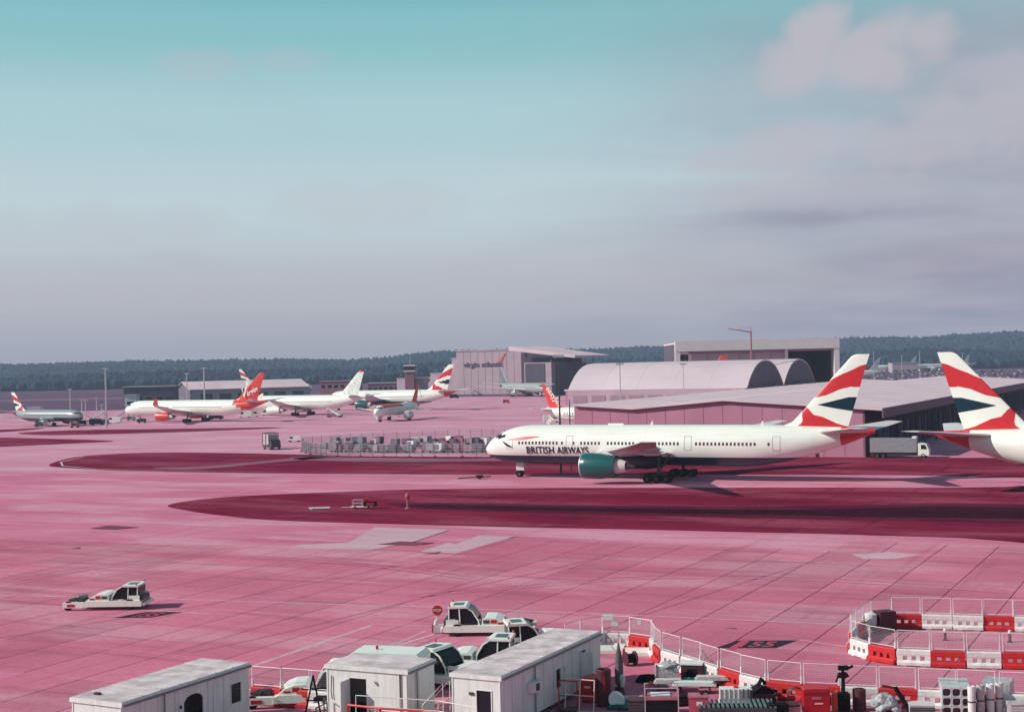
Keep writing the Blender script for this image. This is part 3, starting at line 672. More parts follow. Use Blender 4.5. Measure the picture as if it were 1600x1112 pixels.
def fin_ba(c, v):                                 # 0 white, 1 red, 2 navy
    if ip(c, [0, .25, .5, .75, 1], [.42, .455, .535, .565, .557]) < v < ip(c, [0, .25, .5, .75, 1], [.66, .74, .79, .845, .866]): return 1
    if c > .22 and ip(c, [.22, .6, 1], [.325, .28, .238]) < v < ip(c, [.22, .5, .8, 1], [.33, .378, .425, .43]): return 2
    if v < ip(c, [0, .1, .3, .5, .8, 1], [.30, .27, .19, .16, .075, .03]) and v > ip(c, [0, .12, .25, .36], [.235, .15, .04, -.1]): return 1
    return 0
def paint_ba(u, h):                               # u along, h height in radii from the centre line
    if u > .905 and h > .55 - (u - .905) * 8 and h < 1.3: return 2
    if u > .955: return 2
    return 1 if h < -.60 else 0
def livery(name, base, zcut, xcut):
    m = bpy.data.materials.new(name); m.use_nodes = True; t = m.node_tree; b = t.nodes['Principled BSDF']; b.inputs['Roughness'].default_value = .32; b.inputs['Coat Weight'].default_value = .1
    tc = N(t, 'ShaderNodeTexCoord'); sp = N(t, 'ShaderNodeSeparateXYZ'); lk(t, tc.outputs['Object'], sp.inputs[0])
    n = N(t, 'ShaderNodeTexNoise'); n.inputs['Scale'].default_value = .5; n.inputs['Detail'].default_value = 5; lk(t, tc.outputs['Object'], n.inputs[0])
    a = N(t, 'ShaderNodeMath', operation='LESS_THAN'); lk(t, sp.outputs['Z'], a.inputs[0]); a.inputs[1].default_value = zcut
    c = N(t, 'ShaderNodeMath', operation='LESS_THAN'); lk(t, sp.outputs['X'], c.inputs[0]); c.inputs[1].default_value = xcut
    m0 = N(t, 'ShaderNodeMixRGB'); lk(t, n.outputs[0], m0.inputs[0]); m0.inputs[1].default_value = (*[q * .93 for q in base], 1); m0.inputs[2].default_value = (*base, 1)
    mpg = N(t, 'ShaderNodeMapping'); mpg.inputs['Scale'].default_value = (.16, 2.2, 2.2); lk(t, tc.outputs['Object'], mpg.inputs[0]); ng_ = N(t, 'ShaderNodeTexNoise'); ng_.inputs['Scale'].default_value = 1.2; ng_.inputs['Detail'].default_value = 6; lk(t, mpg.outputs[0], ng_.inputs[0])
    gr = N(t, 'ShaderNodeMapRange'); gr.inputs[1].default_value = .45; gr.inputs[2].default_value = .8; gr.inputs[3].default_value = 0; gr.inputs[4].default_value = .22; lk(t, ng_.outputs[0], gr.inputs[0])
    md = N(t, 'ShaderNodeMath', operation='PINGPONG'); lk(t, sp.outputs['X'], md.inputs[0]); md.inputs[1].default_value = 1.6
    sm = N(t, 'ShaderNodeMath', operation='LESS_THAN'); lk(t, md.outputs[0], sm.inputs[0]); sm.inputs[1].default_value = .022
    sk_ = N(t, 'ShaderNodeMath', operation='MULTIPLY_ADD'); lk(t, sm.outputs[0], sk_.inputs[0]); sk_.inputs[1].default_value = .25; lk(t, gr.outputs[0], sk_.inputs[2])
    mg_ = N(t, 'ShaderNodeMixRGB'); lk(t, sk_.outputs[0], mg_.inputs[0]); lk(t, m0.outputs[0], mg_.inputs[1]); mg_.inputs[2].default_value = (.42, .38, .38, 1); m0 = mg_
    m1 = N(t, 'ShaderNodeMixRGB'); lk(t, a.outputs[0], m1.inputs[0]); lk(t, m0.outputs[0], m1.inputs[1]); m1.inputs[2].default_value = (.003, .022, .040, 1)
    m2 = N(t, 'ShaderNodeMixRGB'); lk(t, c.outputs[0], m2.inputs[0]); lk(t, m1.outputs[0], m2.inputs[1]); m2.inputs[2].default_value = (.56, .016, .022, 1)
    lk(t, m2.outputs[0], b.inputs['Base Color']); return m
BA_BODY = livery('striped_livery_body', (0.80, 0.81, 0.745), 5.3 - .53 * 3.1, -.925 * 62.9)
BA = dict(paint=lambda u, h: 0, fmats=[BA_BODY], bellymat=navy, wingmat=wgrey, engmat=teal, pylmat=white2, hsmat=wgrey, finmats=[white, bared, navy], fin=fin_ba, wheelmesh=wheel_mesh)

def at_nose(X, D): return (X, D, 0.0)
# --- the long airliner on the near taxi lane
HD = 180 - 27.0
a1, surf1, ring1, finpt1, fin1, patch1 = make_airliner('airliner', 'long white airliner with navy belly, teal engine and BRITISH AIRWAYS titles on its side', dict(BA, winstep=.60, win=[(7.4, 14.0), (14.9, 15.0), (16.9, 17.2), (18.2, 21.8), (22.7, 27.2), (28.1, 34.3), (37.0, 46.6), (48.05, 48.1)]), at_nose(-4.4, 232.0), HD, True)
def decal(surf_, verts, faces, name, m, par, side=1, out=.095):
    b = MB(); vs = []
    for x, z in verts: p = surf_(x, z, out); vs.append((p.x, side * p.y, p.z))
    b.add(vs, faces); return b.build(name, m, par, fix=False)
def titles(surf_, s, d_start, z, height, length, m, par, name='lettering', side=1):
    v, f = text_geo(s, height / .72); mx = max(p[0] for p in v); k = length / mx
    return decal(surf_, [((d_start + p[0] * k) if side == 1 else (d_start + length - p[0] * k), z + p[1]) for p in v], f, name, m, par, side)
ink = mat('title_ink', (0.035, 0.015, 0.05), 0.4)
titles(surf1, 'BRITISH', 8.6, 4.05, 1.12, 4.9, ink, a1); titles(surf1, 'AIRWAYS', 14.0, 4.05, 1.12, 5.4, ink, a1)
titles(surf1, 'BRITISH', 10.1, 4.05, 1.05, 5.5, ink, a1, side=-1); titles(surf1, 'AIRWAYS', 16.1, 3.95, 1.05, 6.0, ink, a1, side=-1)
# serifs under and over the stems of the titles
def ribbon(pts_top, pts_bot, m, name):
    for side in (1, -1):
        vs = list(pts_top) + list(pts_bot); n = len(pts_top)
        decal(surf1, vs, [(i, i + 1, n + i + 1, n + i) for i in range(n - 1)], name, m, a1, side, .04)
ribbon([(4.4 + .5 * i, 6.15 + .55 * math.sin(i / 12 * 1.7)) for i in range(14)], [(4.4 + .5 * i, 6.1 + .55 * math.sin(i / 12 * 1.7) - .42 * math.sin(min(1, i / 13) * math.pi)) for i in range(14)], mat('ribbon_red', (0.62, 0.09, 0.11), 0.4), 'nose_ribbon')
ribbon([(4.0 + .27 * i, 6.05 - .13 * i) for i in range(9)], [(4.0 + .27 * i, 6.0 - .13 * i - .36 * math.sin(i / 8 * math.pi)) for i in range(9)], navy, 'nose_ribbon')
def door(surf_, d, z0, z1, w_, par, m):
    for side in (1, -1):
        vs = []; fs = []
        for (x0, x1, q0, q1) in ((d, d + .06, z0, z1), (d + w_, d + w_ + .06, z0, z1), (d, d + w_ + .06, z1, z1 + .06), (d, d + w_ + .06, z0 - .06, z0)):
            o = len(vs); nz_ = 6
            for i in range(nz_ + 1): z = q0 + (q1 - q0) * i / nz_; vs += [(x0, z), (x1, z)]
            fs += [(o + 2 * i, o + 2 * i + 1, o + 2 * i + 3, o + 2 * i + 2) for i in range(nz_)]
        decal(surf_, vs, fs, 'door', m, par, side, .02)
seam = mat('door_seam', (0.33, 0.30, 0.33), 0.5)
for d in (5.0, 15.6, 35.1, 48.6): door(surf1, d, 4.75, 6.75, 1.1, a1, seam)
b = MB(); b.box(-24.2, -21.6, -.25, .25, 8.38, 8.62); b.build('antenna_fairing', white, a1)
for d in (28.5, 46.0): b = MB(); b.prism([(-d, 8.35), (-d - .5, 8.35), (-d - .55, 8.95), (-d - .35, 8.95)], -.04, .04); b.build('blade_antenna', white2, a1)
# --- second airliner seen from behind its tail
a2 = make_airliner('airliner', 'white airliner with red, white and navy striped fin, only its tail inside the view', dict(BA, win=None), at_nose(57.8 + 62 * math.cos(R(-31)), 192 + 62 * math.sin(R(-31))), -31, True)[0]
# --- distant one in the same livery
make_airliner('airliner', 'distant white airliner with striped fin and navy belly parked behind the pale-tailed airliner', dict(BA, winline=[(10, 25), (28, 50)]), at_nose(-79.4, 607), HD)
make_airliner('airliner', 'striped airliner fin sticking up behind the pale gabled shed', dict(BA), at_nose(-192 + 62 * math.cos(R(-27)), 1000 + 62 * math.sin(R(-27))), -27)
SMALL = dict(L=37.6, R=2.02, zc=3.75, top=12.0, span=17.0, wroot=.33, rootc=6.6, sweep=.50, tipc=1.4, wz=2.6, dih=.09, engy=5.75, engr=1.15, engl=3.9, engx=.325, engz=1.72, gear=.51, track=3.8, axles=1, wheel=.56, hs=6.2, nose=5.4, finx=(.79, .935, .915, .985))
make_airliner('airliner', 'short grey-bellied airliner with striped fin among stands of ground equipment', dict(BA, **SMALL, winline=[(6, 28)]) | dict(fmats=[livery('short_livery_body', (.27, .31, .32), 3.75 - .35 * 2.02, -.93 * 37.6)]), at_nose(-178.5 + 36 * math.cos(R(-32)), 508 + 36 * math.sin(R(-32))), -32)
# --- white airliner with the scarlet fin
def fin_red(c, v): return 0
VIR = dict(L=63, R=2.82, zc=5.0, top=16.9, span=29.3, wroot=.33, rootc=11.5, sweep=.60, tipc=2.4, wz=3.6, engy=9.4, engr=1.55, engl=5.8, engx=.355, engz=2.35, gear=.515, track=5.3, axles=2, wheel=.68, hs=9.7, nose=8.4, winglet=2.2, wlmat=vred,
           paint=lambda u, h: 1 if u > .80 + .10 * max(0, -h + .3) else 0, fmats=[white, vred], bellymat=white2, wingmat=wgrey, engmat=vred, pylmat=white2, hsmat=wgrey, finmats=[vred], fin=fin_red, wheelmesh=wheel_mesh, winline=[(9, 22), (24, 46)])
a3, s3, r3, fp3, fin3, _ = make_airliner('airliner', 'white airliner with scarlet tail, engines and wingtips and Virgin written on the fin', VIR, at_nose(-142.5, 523), 154)
def fin_text(fp, s, c0, v0, size, slope, m, par, hgt, lng, shear=.3, fl=1, stretch=1.0):
    """writing on both sides of a fin: baseline from (c0,v0), in metres"""
    v, f = text_geo(s, size, shear); k = lng / max(p[0] for p in v)
    for side in (1, -1):
        o = fp(c0[0] if side == fl else c0[1], v0[0] if side == fl else v0[1], .10); ca, sa = math.cos(R(slope)), math.sin(R(slope)); vs = []
        for p in v:
            a, q = p[0] * k, p[1] * stretch; dx, dz = a * ca - q * sa, a * sa + q * ca
            x = o.x - dx if side == 1 else o.x + dx
            vs.append((x, side * (o.y + .05), o.z + dz))
        b = MB(); b.add(vs, f); b.build('lettering', m, par, fix=False)
# nose points to the photo's left on the near (port) side: the writing runs from leading to trailing edge
fin_text(fp3, 'irgin', (.46, .62), (.17, .42), 2.5, 24, white, a3, 3, 5.0, .25)
b = MB()
for side in (1, -1):
    o = fp3(.30, .14, .2); yy = side * (o.y + .15)
    b.add([(o.x + .1, yy, o.z), (o.x - .4, yy, o.z), (o.x + .9, yy, o.z + 3.0), (o.x + .4, yy, o.z + 3.1), (o.x - 1.9, yy, o.z + 5.0), (o.x - 1.4, yy, o.z + 5.1)], [(0, 1, 2, 3), (0, 1, 4, 5)])
b.build('fin_stroke', white, a3)
# --- white airliner with the pale leaf-pattern fin
def fin_leaf(c, v):
    if v > .93: return 1
    return 0
WHT = dict(VIR, winglet=0, paint=lambda u, h: 0, fmats=[white], engmat=white, finmats=[rosewhite, bared], fin=fin_leaf, top=17.0, bellymat=white2, winline=[(9, 46)], L=60)
gpos = XD(473, 553)
make_airliner('airliner', 'all-white airliner with pale green leaf-pattern fin tipped red', WHT, (gpos.x + 31 * math.cos(R(HD)), gpos.y + 31 * math.sin(R(HD)), 0), HD)
# --- short orange-fronted airliner taxiing towards the viewer
def paint_ez(u, h): return 1 if (u < .52 and u > .10 and h > .42 - .0 * u) or (u > .86) else 0
EZ = dict(SMALL, L=33.8, top=11.8, paint=paint_ez, fmats=[white, mat('orange_paint', (0.72, 0.075, 0.04), .35)], bellymat=white2, wingmat=wgrey, engmat=white2, pylmat=white2, hsmat=white2, finmats=[MATS['orange_paint']], fin=fin_red, wheelmesh=wheel_mesh, winline=[(5, 26)])
ng = G(594, 659); mg = G(621.5, 656)
hd6 = 248.0
a6, s6, r6, fp6, fin6, _ = make_airliner('airliner', 'short white airliner with orange forehead and fin, nose turned to the apron', EZ, (ng.x + 3.2 * math.cos(R(hd6)), ng.y + 3.2 * math.sin(R(hd6)), 0), hd6)
fin_text(fp6, 'easyJet', (.35, .95), (.93, .25), 1.15, -62, white, a6, 1.2, 5.2, 0)
# --- red fin of the airliner standing behind the low shed
EZ7 = dict(EZ, paint=lambda u, h: 0, fmats=[white], finmats=[ezred])
tp = XD(850, 401); hd7 = -27
a7, s7, r7, fp7, fin7, _ = make_airliner('airliner', 'white airliner with bright red fin reading easyJet behind the low-roofed shed', EZ7, (tp.x + 32.6 * math.cos(R(hd7)), tp.y + 32.6 * math.sin(R(hd7)), 0), hd7)
fin_text(fp7, 'easyJet', (.16, .52), (.08, .88), 2.1, -53, white, a7, 1.6, 6.6, 0)
# --- grey-green airliner in front of the lettered hangar
GR = dict(VIR, L=54, R=2.6, zc=4.7, top=15.8, span=23.5, winglet=0, paint=lambda u, h: 0, fmats=[greyair], engmat=greyair, finmats=[mat('deep_teal_paint', (0.12, 0.17, 0.18), .4)], fin=fin_red, bellymat=greyair, wingmat=white2, hsmat=white2, winline=[(8, 40)], engy=7.6)
c9 = XD(815, 785); make_airliner('airliner', 'dull grey-green airliner parked nose-out in front of the lettered hangar', GR, (c9.x + 27 * math.cos(R(-62)), c9.y + 27 * math.sin(R(-62)), 0), -62)
# --- far parked airliners beyond the shed roof
for px, D, hd_, lb in ((1366, 1480, 200, 'tiny white airliner beyond the shed roof, standing beside the striped fin of the long airliner'), (1424, 1500, 205, 'tiny white airliner at the far stands between two light masts'), (1456, 1520, 205, 'tiny white airliner at the far stands nearest the wood'), (1276, 1000, 200, 'tiny white airliner visible in the opening of the white portal hangar')):
    p = XD(px, D); make_airliner('airliner', lb, dict(WHT, finmats=[white2, white2], winline=None, L=54, top=16.5), (p.x, p.y, 0), hd_)
p = XD(1123, 500); make_airliner('airliner', 'airliner with a plain red fin peeping over the vaulted roof', dict(EZ, L=40, top=19.5, paint=lambda u, h: 0, fmats=[white], finmats=[vred], finx=(.74, .93, .90, .99)), (p.x - 36, p.y + 5, 0), HD + 16)

# ================================================================== BUILDINGS
def building(name, label, corner, ang=GRID):
    return thing(name, label, 'building', (corner[0], corner[1], 0), R(ang))
# low shed with folded roof. local: x along -U (towards the far end of the gable wall), y along V (depth)
C0 = Vector((63, 255, 0)); Lg, Ls = 57.0, 250.0
sh = thing('low_shed', 'long low shed with pale folded roof, rose end wall and dark side bays', 'building', C0, R(GRID))
pro = [(0, 8.6), (-.46 * Lg, 10.35), (-.78 * Lg, 8.85), (-Lg, 9.6)]
b = MB(); b.prism([(-0.05, 0)] + [(x + (-.05 if i == 0 else (.05 if i == 3 else 0)), z - .02) for i, (x, z) in enumerate(pro)] + [(-Lg + .05, 0)], 0, .5); b.build('gable_wall', wallpink, sh)
for i in range(1, 15):                             # cladding sheets read as upright panels
    x = -Lg * i / 15; z = ip(-x, [0, .46 * Lg, .78 * Lg, Lg], [8.6, 10.35, 8.85, 9.6])
    b = MB(); b.box(x - .06, x + .06, -.05, -.003, .2, z - .35); b.build('panel_seam', mat('seam_rose', (0.40, 0.175, 0.255), .8), sh)
for i in range(3):
    (x0, z0), (x1, z1) = pro[i], pro[i + 1]; b = MB()
    if i == 0: x0, z0 = 3.2, 8.6 - 3.2 * (10.35 - 8.6) / (.46 * Lg)
    b.add([(x0, -.8, z0 + .05), (x1, -.8, z1 + .05), (x1, Ls, z1 + .05), (x0, Ls, z0 + .05), (x0, -.8, z0 + .4), (x1, -.8, z1 + .4), (x1, Ls, z1 + .4), (x0, Ls, z0 + .4)], [(0, 1, 2, 3), (4, 5, 6, 7), (0, 1, 5, 4), (1, 2, 6, 5), (2, 3, 7, 6), (3, 0, 4, 7)])
    ro = b.build('roof', roofpale, sh)
    for q in range(1, 16):                         # standing seams on the sheet roof
        b = MB(); y = Ls * q / 16; b.add([(x0, y - .1, z0 + .42), (x1, y - .1, z1 + .42), (x1, y + .1, z1 + .42), (x0, y + .1, z0 + .42), (x0, y, z0 + .5), (x1, y, z1 + .5)], [(0, 1, 5, 4), (3, 2, 5, 4)]); b.build('roof_seam', mat('seam_pale', (.48, .39, .44), .7), ro)
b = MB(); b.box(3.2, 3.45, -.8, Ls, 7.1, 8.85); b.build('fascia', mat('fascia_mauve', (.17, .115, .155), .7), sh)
b = MB(); ops = []
y = 6.0
while y < Ls - 8: ops.append((y, y + 3.4, 0.0, 5.2)); y += 6.4
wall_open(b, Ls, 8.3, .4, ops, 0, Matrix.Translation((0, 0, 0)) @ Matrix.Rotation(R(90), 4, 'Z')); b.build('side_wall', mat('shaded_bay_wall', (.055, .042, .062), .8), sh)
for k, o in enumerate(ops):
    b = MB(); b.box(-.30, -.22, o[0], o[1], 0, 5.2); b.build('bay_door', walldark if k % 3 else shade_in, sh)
y = 3.0
while y < Ls: b = MB(); b.box(2.7, 3.05, y - .18, y + .18, 0, 8.3); b.build('column', walldark, sh); y += 12.8
b = MB(); b.box(-Lg, -Lg + .4, .5, Ls, 0, 9.4); b.build('back_wall', wallgrey, sh)
b = MB(); b.box(-20, -9, -.45, -.04, 0, 4.2); b.build('gable_door', mat('door_rose', (.33, .16, .22), .7), sh)
# twin vaulted hangar
W_, Lv, SP, RISE = 40.0, 58.0, 9.4, 8.3
vb = XD(1164, 425); vh = thing('vaulted_hangar', 'pale grey hangar with two barrel vaults and dark slate end walls', 'building', vb, R(GRID))
_h = [(1, 0), (.93, .16), (.83, .36), (.70, .57), (.55, .76), (.40, .88), (.22, .965), (0, 1)]
ARC = [(-a, h) for a, h in _h] + [(a, h) for a, h in reversed(_h[:-1])]
for k in range(2):
    yc = W_ * (k + .5); b = MB(); out_ = [(yc + a * W_ / 2, SP + h * RISE) for a, h in ARC]
    inn = [(yc + a * (W_ / 2 - .4), SP + h * (RISE - .4)) for a, h in ARC]
    n = len(ARC); vs = [(.6, a, h) for a, h in out_] + [(-Lv, a, h) for a, h in out_] + [(.6, a, h) for a, h in inn] + [(-Lv, a, h) for a, h in inn]
    fs = []
    for i in range(n - 1): fs += [(i, i + 1, n + i + 1, n + i), (2 * n + i, 3 * n + i, 3 * n + i + 1, 2 * n + i + 1), (i, 2 * n + i, 2 * n + i + 1, i + 1), (n + i, n + i + 1, 3 * n + i + 1, 3 * n + i)]
    b.add(vs, fs); ro = b.build('vault_roof', vaultroof, vh)
    for q in range(1, 5):
        x = -Lv * q / 5; b = MB(); b.tube([(x, a, h - .02) for a, h in out_], .05, 4); b.build('roof_rib', mat('rib_pale', (.555, .45, .495), .8), ro)
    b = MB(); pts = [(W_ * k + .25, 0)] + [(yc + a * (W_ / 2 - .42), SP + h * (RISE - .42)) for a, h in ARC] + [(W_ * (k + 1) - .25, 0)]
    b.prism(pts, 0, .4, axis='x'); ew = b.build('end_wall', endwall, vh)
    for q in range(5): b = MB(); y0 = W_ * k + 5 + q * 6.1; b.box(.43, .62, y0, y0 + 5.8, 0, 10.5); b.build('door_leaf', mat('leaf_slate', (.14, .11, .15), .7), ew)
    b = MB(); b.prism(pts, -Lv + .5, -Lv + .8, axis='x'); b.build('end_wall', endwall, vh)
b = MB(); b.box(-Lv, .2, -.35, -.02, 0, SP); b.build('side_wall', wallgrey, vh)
for q in range(9): b = MB(); x = -Lv + 2 + q * 6.3; b.box(x, x + 4.6, -.47, -.36, 5.4, 7.6); b.build('clerestory', mat('clerestory_rose', (.30, .19, .24), .5), vh)
# white portal hangar
wp = XD(1056, 545); wl = 62.5; wh = thing('portal_hangar', 'large white flat-roofed hangar with deep fascia and one open bay', 'building', wp, R(-2))
b = MB(); b.box(0, wl, -.6, 2.4, 21.4, 25.3); b.build('fascia', fasciaw, wh)
b = MB(); b.box(0, wl, 2.4, 60, 24.2, 24.8); b.build('roof', roofpale, wh)
for x in (0, wl - 2.0): b = MB(); b.box(x, x + 1.9, -.4, 2.2, 0, 21.4); b.build('portal_post', fasciaw, wh)
b = MB(); wall_open(b, wl, 24.2, .5, [(1.9, 5.4, 15.5, 20.2), (43.5, 60.2, 0, 20.6)], 0, Matrix.Translation((0, 4.0, 0))); b.build('front_wall', wallgrey, wh)
b = MB(); b.box(2.0, 5.3, 4.2, 4.3, 15.6, 20.1); b.build('window', glass, wh)
b = MB(); b.box(0, wl, 59, 59.5, 0, 24.2); b.box(0, .5, 4.5, 59, 0, 24.2); b.box(wl - .5, wl, 4.5, 59, 0, 24.2); b.build('shell_wall', walldark, wh)
for q in range(6): b = MB(); x = 6.5 + q * 6.1; b.box(x, x + 5.9, 3.7, 3.95, 0, 20.4); b.build('door_leaf', wallgrey if q % 2 else mat('leaf_lilac', (.47, .36, .41), .7), wh)
b = MB(); b.box(42.2, 43.4, 2.6, 3.9, 0, 21.4); b.build('portal_post', fasciaw, wh)
# lettered hangar with stepped annexes
vc = XD(815, 850); lh = thing('lettered_hangar', 'tall rose-grey hangar lettered virgin atlantic beside stepped annexes', 'building', vc, R(GRID))
b = MB(); b.box(-44, 0, 0, 55, 0, 26.2); b.build('main_block', wallgrey, lh)
b = MB(); b.box(-44.4, .4, -.4, 55.4, 26.2, 27.0); b.build('roof_edge', wallgrey, lh)
for q in range(1, 9): b = MB(); x = -44 * q / 9; b.box(x - .12, x + .12, -.12, -.003, 0, 26.1); b.build('panel_seam', mat('seam_grey', (.39, .285, .33), .8), lh)
for x0, x1, z in ((-48.5, -44, 22.0), (-54, -48.5, 16.5), (-64, -54, 13.0), (-88, -64, 10.2)): b = MB(); b.box(x0, x1, 2, 40, 0, z); b.box(x0 - .2, x1 + .2, 1.8, 40.2, z, z + .5); b.build('annex', wallgrey, lh)
v, f = text_geo('virgin atlantic', 4.2, 0, .045); k_ = 27 / max(p[0] for p in v)
b = MB(); b.add([(-39 + p[0] * k_, -.16, 16.6 + p[1]) for p in v], f); b.build('lettering', mat('sign_ink', (.07, .05, .09), .6), lh, fix=False)
b = MB(); b.prism([(-15.5, 19.0), (-13.2, 19.2), (-10.2, 24.4), (-11.4, 24.4), (-13.4, 21.6)], -.3, -.04); b.build('sign_tailmark', mat('sign_red', (.6, .10, .12), .5), lh)
# hangar with cantilever roof
cc = XD(862, 800); ch = thing('cantilever_hangar', 'dark-sided hangar under a sloping pale cantilever roof', 'building', cc, R(GRID))
b = MB(); b.box(-17, 0, 0, 45, 0, 18.5); b.build('front_block', wallgrey, ch)
b = MB(); b.box(-16.2, -4.0, -.3, -.02, 7.5, 18.0); b.build('shaded_recess', walldark, ch)  # flat dark panel: the shade of an open recess painted on the front
b = MB(); b.box(0.05, 6, 6, 45, 0, 17.6); b.build('side_block', walldark, ch)
b = MB(); b.add([(-25, -3, 25.6), (16, -3, 20.6), (16, 48, 20.6), (-25, 48, 25.6), (-25, -3, 28.0), (16, -3, 22.0), (16, 48, 22.0), (-25, 48, 28.0)], [(0, 1, 2, 3), (4, 5, 6, 7), (0, 1, 5, 4), (1, 2, 6, 5), (2, 3, 7, 6), (3, 0, 4, 7)]); b.build('cantilever_roof', roofpale, ch)
for x in (-16.4, -.8): b = MB(); b.box(x, x + .8, .5, 1.3, 18.5, 24.6 if x < -5 else 22.2); b.build('roof_strut', walldark, ch)
b = MB(); b.box(-17, -.5, 10, 44, 18.5, 21.5); b.build('clerestory', walldark, ch)
# low stores behind the red fin
st = XD(890, 600); so = thing('low_store', 'low pale store with dark doorways beside the vaulted hangar', 'building', st, R(GRID))
b = MB(); b.box(-2, 20, 0, 14, 0, 6.2); b.build('wall', wallpink, so); b = MB(); b.box(-2.4, 20.4, -.4, 14.4, 6.2, 6.7); b.build('roof', fasciaw, so)
for q in range(4): b = MB(); b.box(q * 5, q * 5 + 3.2, -.12, -.01, 0, 4); b.build('doorway', [walldark, redm, walldark, redm][q], so)
# gabled shed on the far left
gs = XD(297, 830); gd = thing('gabled_shed', 'pale-roofed gabled shed with dark end wall among far service buildings', 'building', gs, R(24))
wd, ln = 40.0, 72.0
b = MB(); b.prism([(0, 0), (0, 7.2), (wd * .5, 11.4), (wd, 7.2), (wd, 0)], -.0, .4, axis='x', M=Matrix.Rotation(R(0), 4, 'Z')); b.build('end_wall', endwall, gd)
# the prism above runs its polygon across y
for sg, (ya, za, yb, zb) in enumerate(((-1.2, 6.9, wd / 2, 11.5), (wd / 2, 11.5, wd + 1.2, 6.9))):
    b = MB(); b.add([(-1, ya, za), (ln, ya, za), (ln, yb, zb), (-1, yb, zb), (-1, ya, za + .35), (ln, ya, za + .35), (ln, yb, zb + .35), (-1, yb, zb + .35)], [(0, 1, 2, 3), (4, 5, 6, 7), (0, 1, 5, 4), (1, 2, 6, 5), (2, 3, 7, 6), (3, 0, 4, 7)]); b.build('roof', roofpale, gd)
b = MB(); wall_open(b, ln, 6.9, .4, [(6 + 11 * q, 13 + 11 * q, 0, 4.6) for q in range(6)]); b.build('side_wall', slate, gd)
for q in range(6): b = MB(); b.box(6 + 11 * q, 13 + 11 * q, .5, .6, 0, 4.6); b.build('bay_door', walldark, gd)
b = MB(); b.box(0, ln, wd - .4, wd, 0, 6.9); b.build('back_wall', slate, gd)
# dark flat store, small white hut, brick offices, tower
def flat_block(name, label, px0, px1, D, z, m, ang=0, depth=14, wins=0, roofm=None, wz=(1.2, 2.6)):
    p0, p1 = XD(px0, D), XD(px1, D); L_ = (p1 - p0).length; t = thing(name, label, 'building', p0, R(ang))
    b = MB(); b.box(0, L_, 0, depth, 0, z); b.build('wall', m, t)
    b = MB(); b.box(-.5, L_ + .5, -.5, depth + .5, z, z + .6); b.build('roof', roofm or slate, t)
    for q in range(wins):
        x = L_ * (q + .5) / wins; b = MB(); b.box(x - L_ / wins * .3, x + L_ / wins * .3, -.12, -.01, wz[0], wz[1]); b.build('window', glass, t)
    return t
flat_block('flat_store', 'dark flat-roofed store beside the gabled shed', 193, 271, 800, 9.6, walldark, 3, wins=5, wz=(1, 4))
flat_block('white_hut', 'small white hut in front of the dark flat store', 194, 212, 760, 5.6, white2, 2, 8, 1)
flat_block('stand_office', 'small white double-decked stand office behind the striped short airliner', 42, 62, 560, 4.8, white2, 0, 5, 2)
flat_block('brick_office', 'brick offices with grey-green roof beside the control tower', 574, 640, 900, 7.4, brick, -4, 16, 8, greyair, (3.6, 5.2))
flat_block('brick_annexe', 'low brick annexe left of the offices and behind the pale fin', 500, 560, 930, 9.0, mat('rose_brick', (.36, .15, .20), .85), -4, 16, 6, wallpink, (5, 7))
tw = thing('control_tower', 'small brick tower with white-banded glazed top above the offices', 'building', XD(633, 880), R(-6))
b = MB(); b.box(0, 5.6, 0, 5.6, 0, 14.6); b.build('shaft', brick, tw); b = MB(); b.box(-.7, 6.3, -.7, 6.3, 14.6, 15.4); b.build('gallery', fasciaw, tw)
b = MB(); b.box(-.4, 6.0, -.4, 6.0, 15.4, 18.0); b.build('glazing', glass, tw); b = MB(); b.box(-.8, 6.4, -.8, 6.4, 18.0, 18.8); b.build('roof', fasciaw, tw); b = MB(); b.tube([(2.8, 2.8, 18.8), (2.8, 2.8, 24)], .12, 5); b.build('mast', steel, tw)
# masts
def mast(px, D, h, label, arms=0, m=steel, r=.16, head=True):
    p = XD(px, D); t = thing('light_mast', label, 'light mast', p, 0)
    b = MB(); b.tube([(0, 0, 0), (0, 0, h)], [r * 1.4, r * .8], 6); b.build('pole', m, t)
    if head: b = MB(); b.box(-.9, .9, -.25, .25, h - .1, h + .35); b.build('lamp_head', steel, t)
    return t
mast(873.5, 232, 19.2, 'tall dark light mast behind the roof of the long airliner', m=dkgrey, r=.14); mast(889, 240, 12, 'short dark pole beside the rose shed wall', m=dkgrey, r=.10, head=False)
mast(969, 330, 17.5, 'pale light mast in front of the vaulted roof', r=.14); mast(1068, 380, 17, 'thin mast against the middle of the vaulted roof', r=.10)
mast(165, 470, 19.5, 'tall pale mast beside the ground equipment left of the scarlet-tailed airliner', r=.26); mast(109, 640, 11, 'short pale mast behind the short striped airliner', r=.2)
mast(292, 600, 17.0, 'pale mast beside the gable of the pale shed', r=.22); mast(319, 560, 19.0, 'pale mast in front of the gabled shed end wall', r=.26)
for px, D, h in ((1410, 900, 17.5), (1438, 930, 20), (1505, 850, 18), (1292, 700, 16), (1366, 980, 20)): mast(px, D, h, 'thin light mast rising over the far car park', r=.2)['group'] = 'light masts over the far car park'
mc = thing('crane_mast', 'thin jib crane mast standing up over the vaulted roof', 'crane', XD(1175, 470), 0)
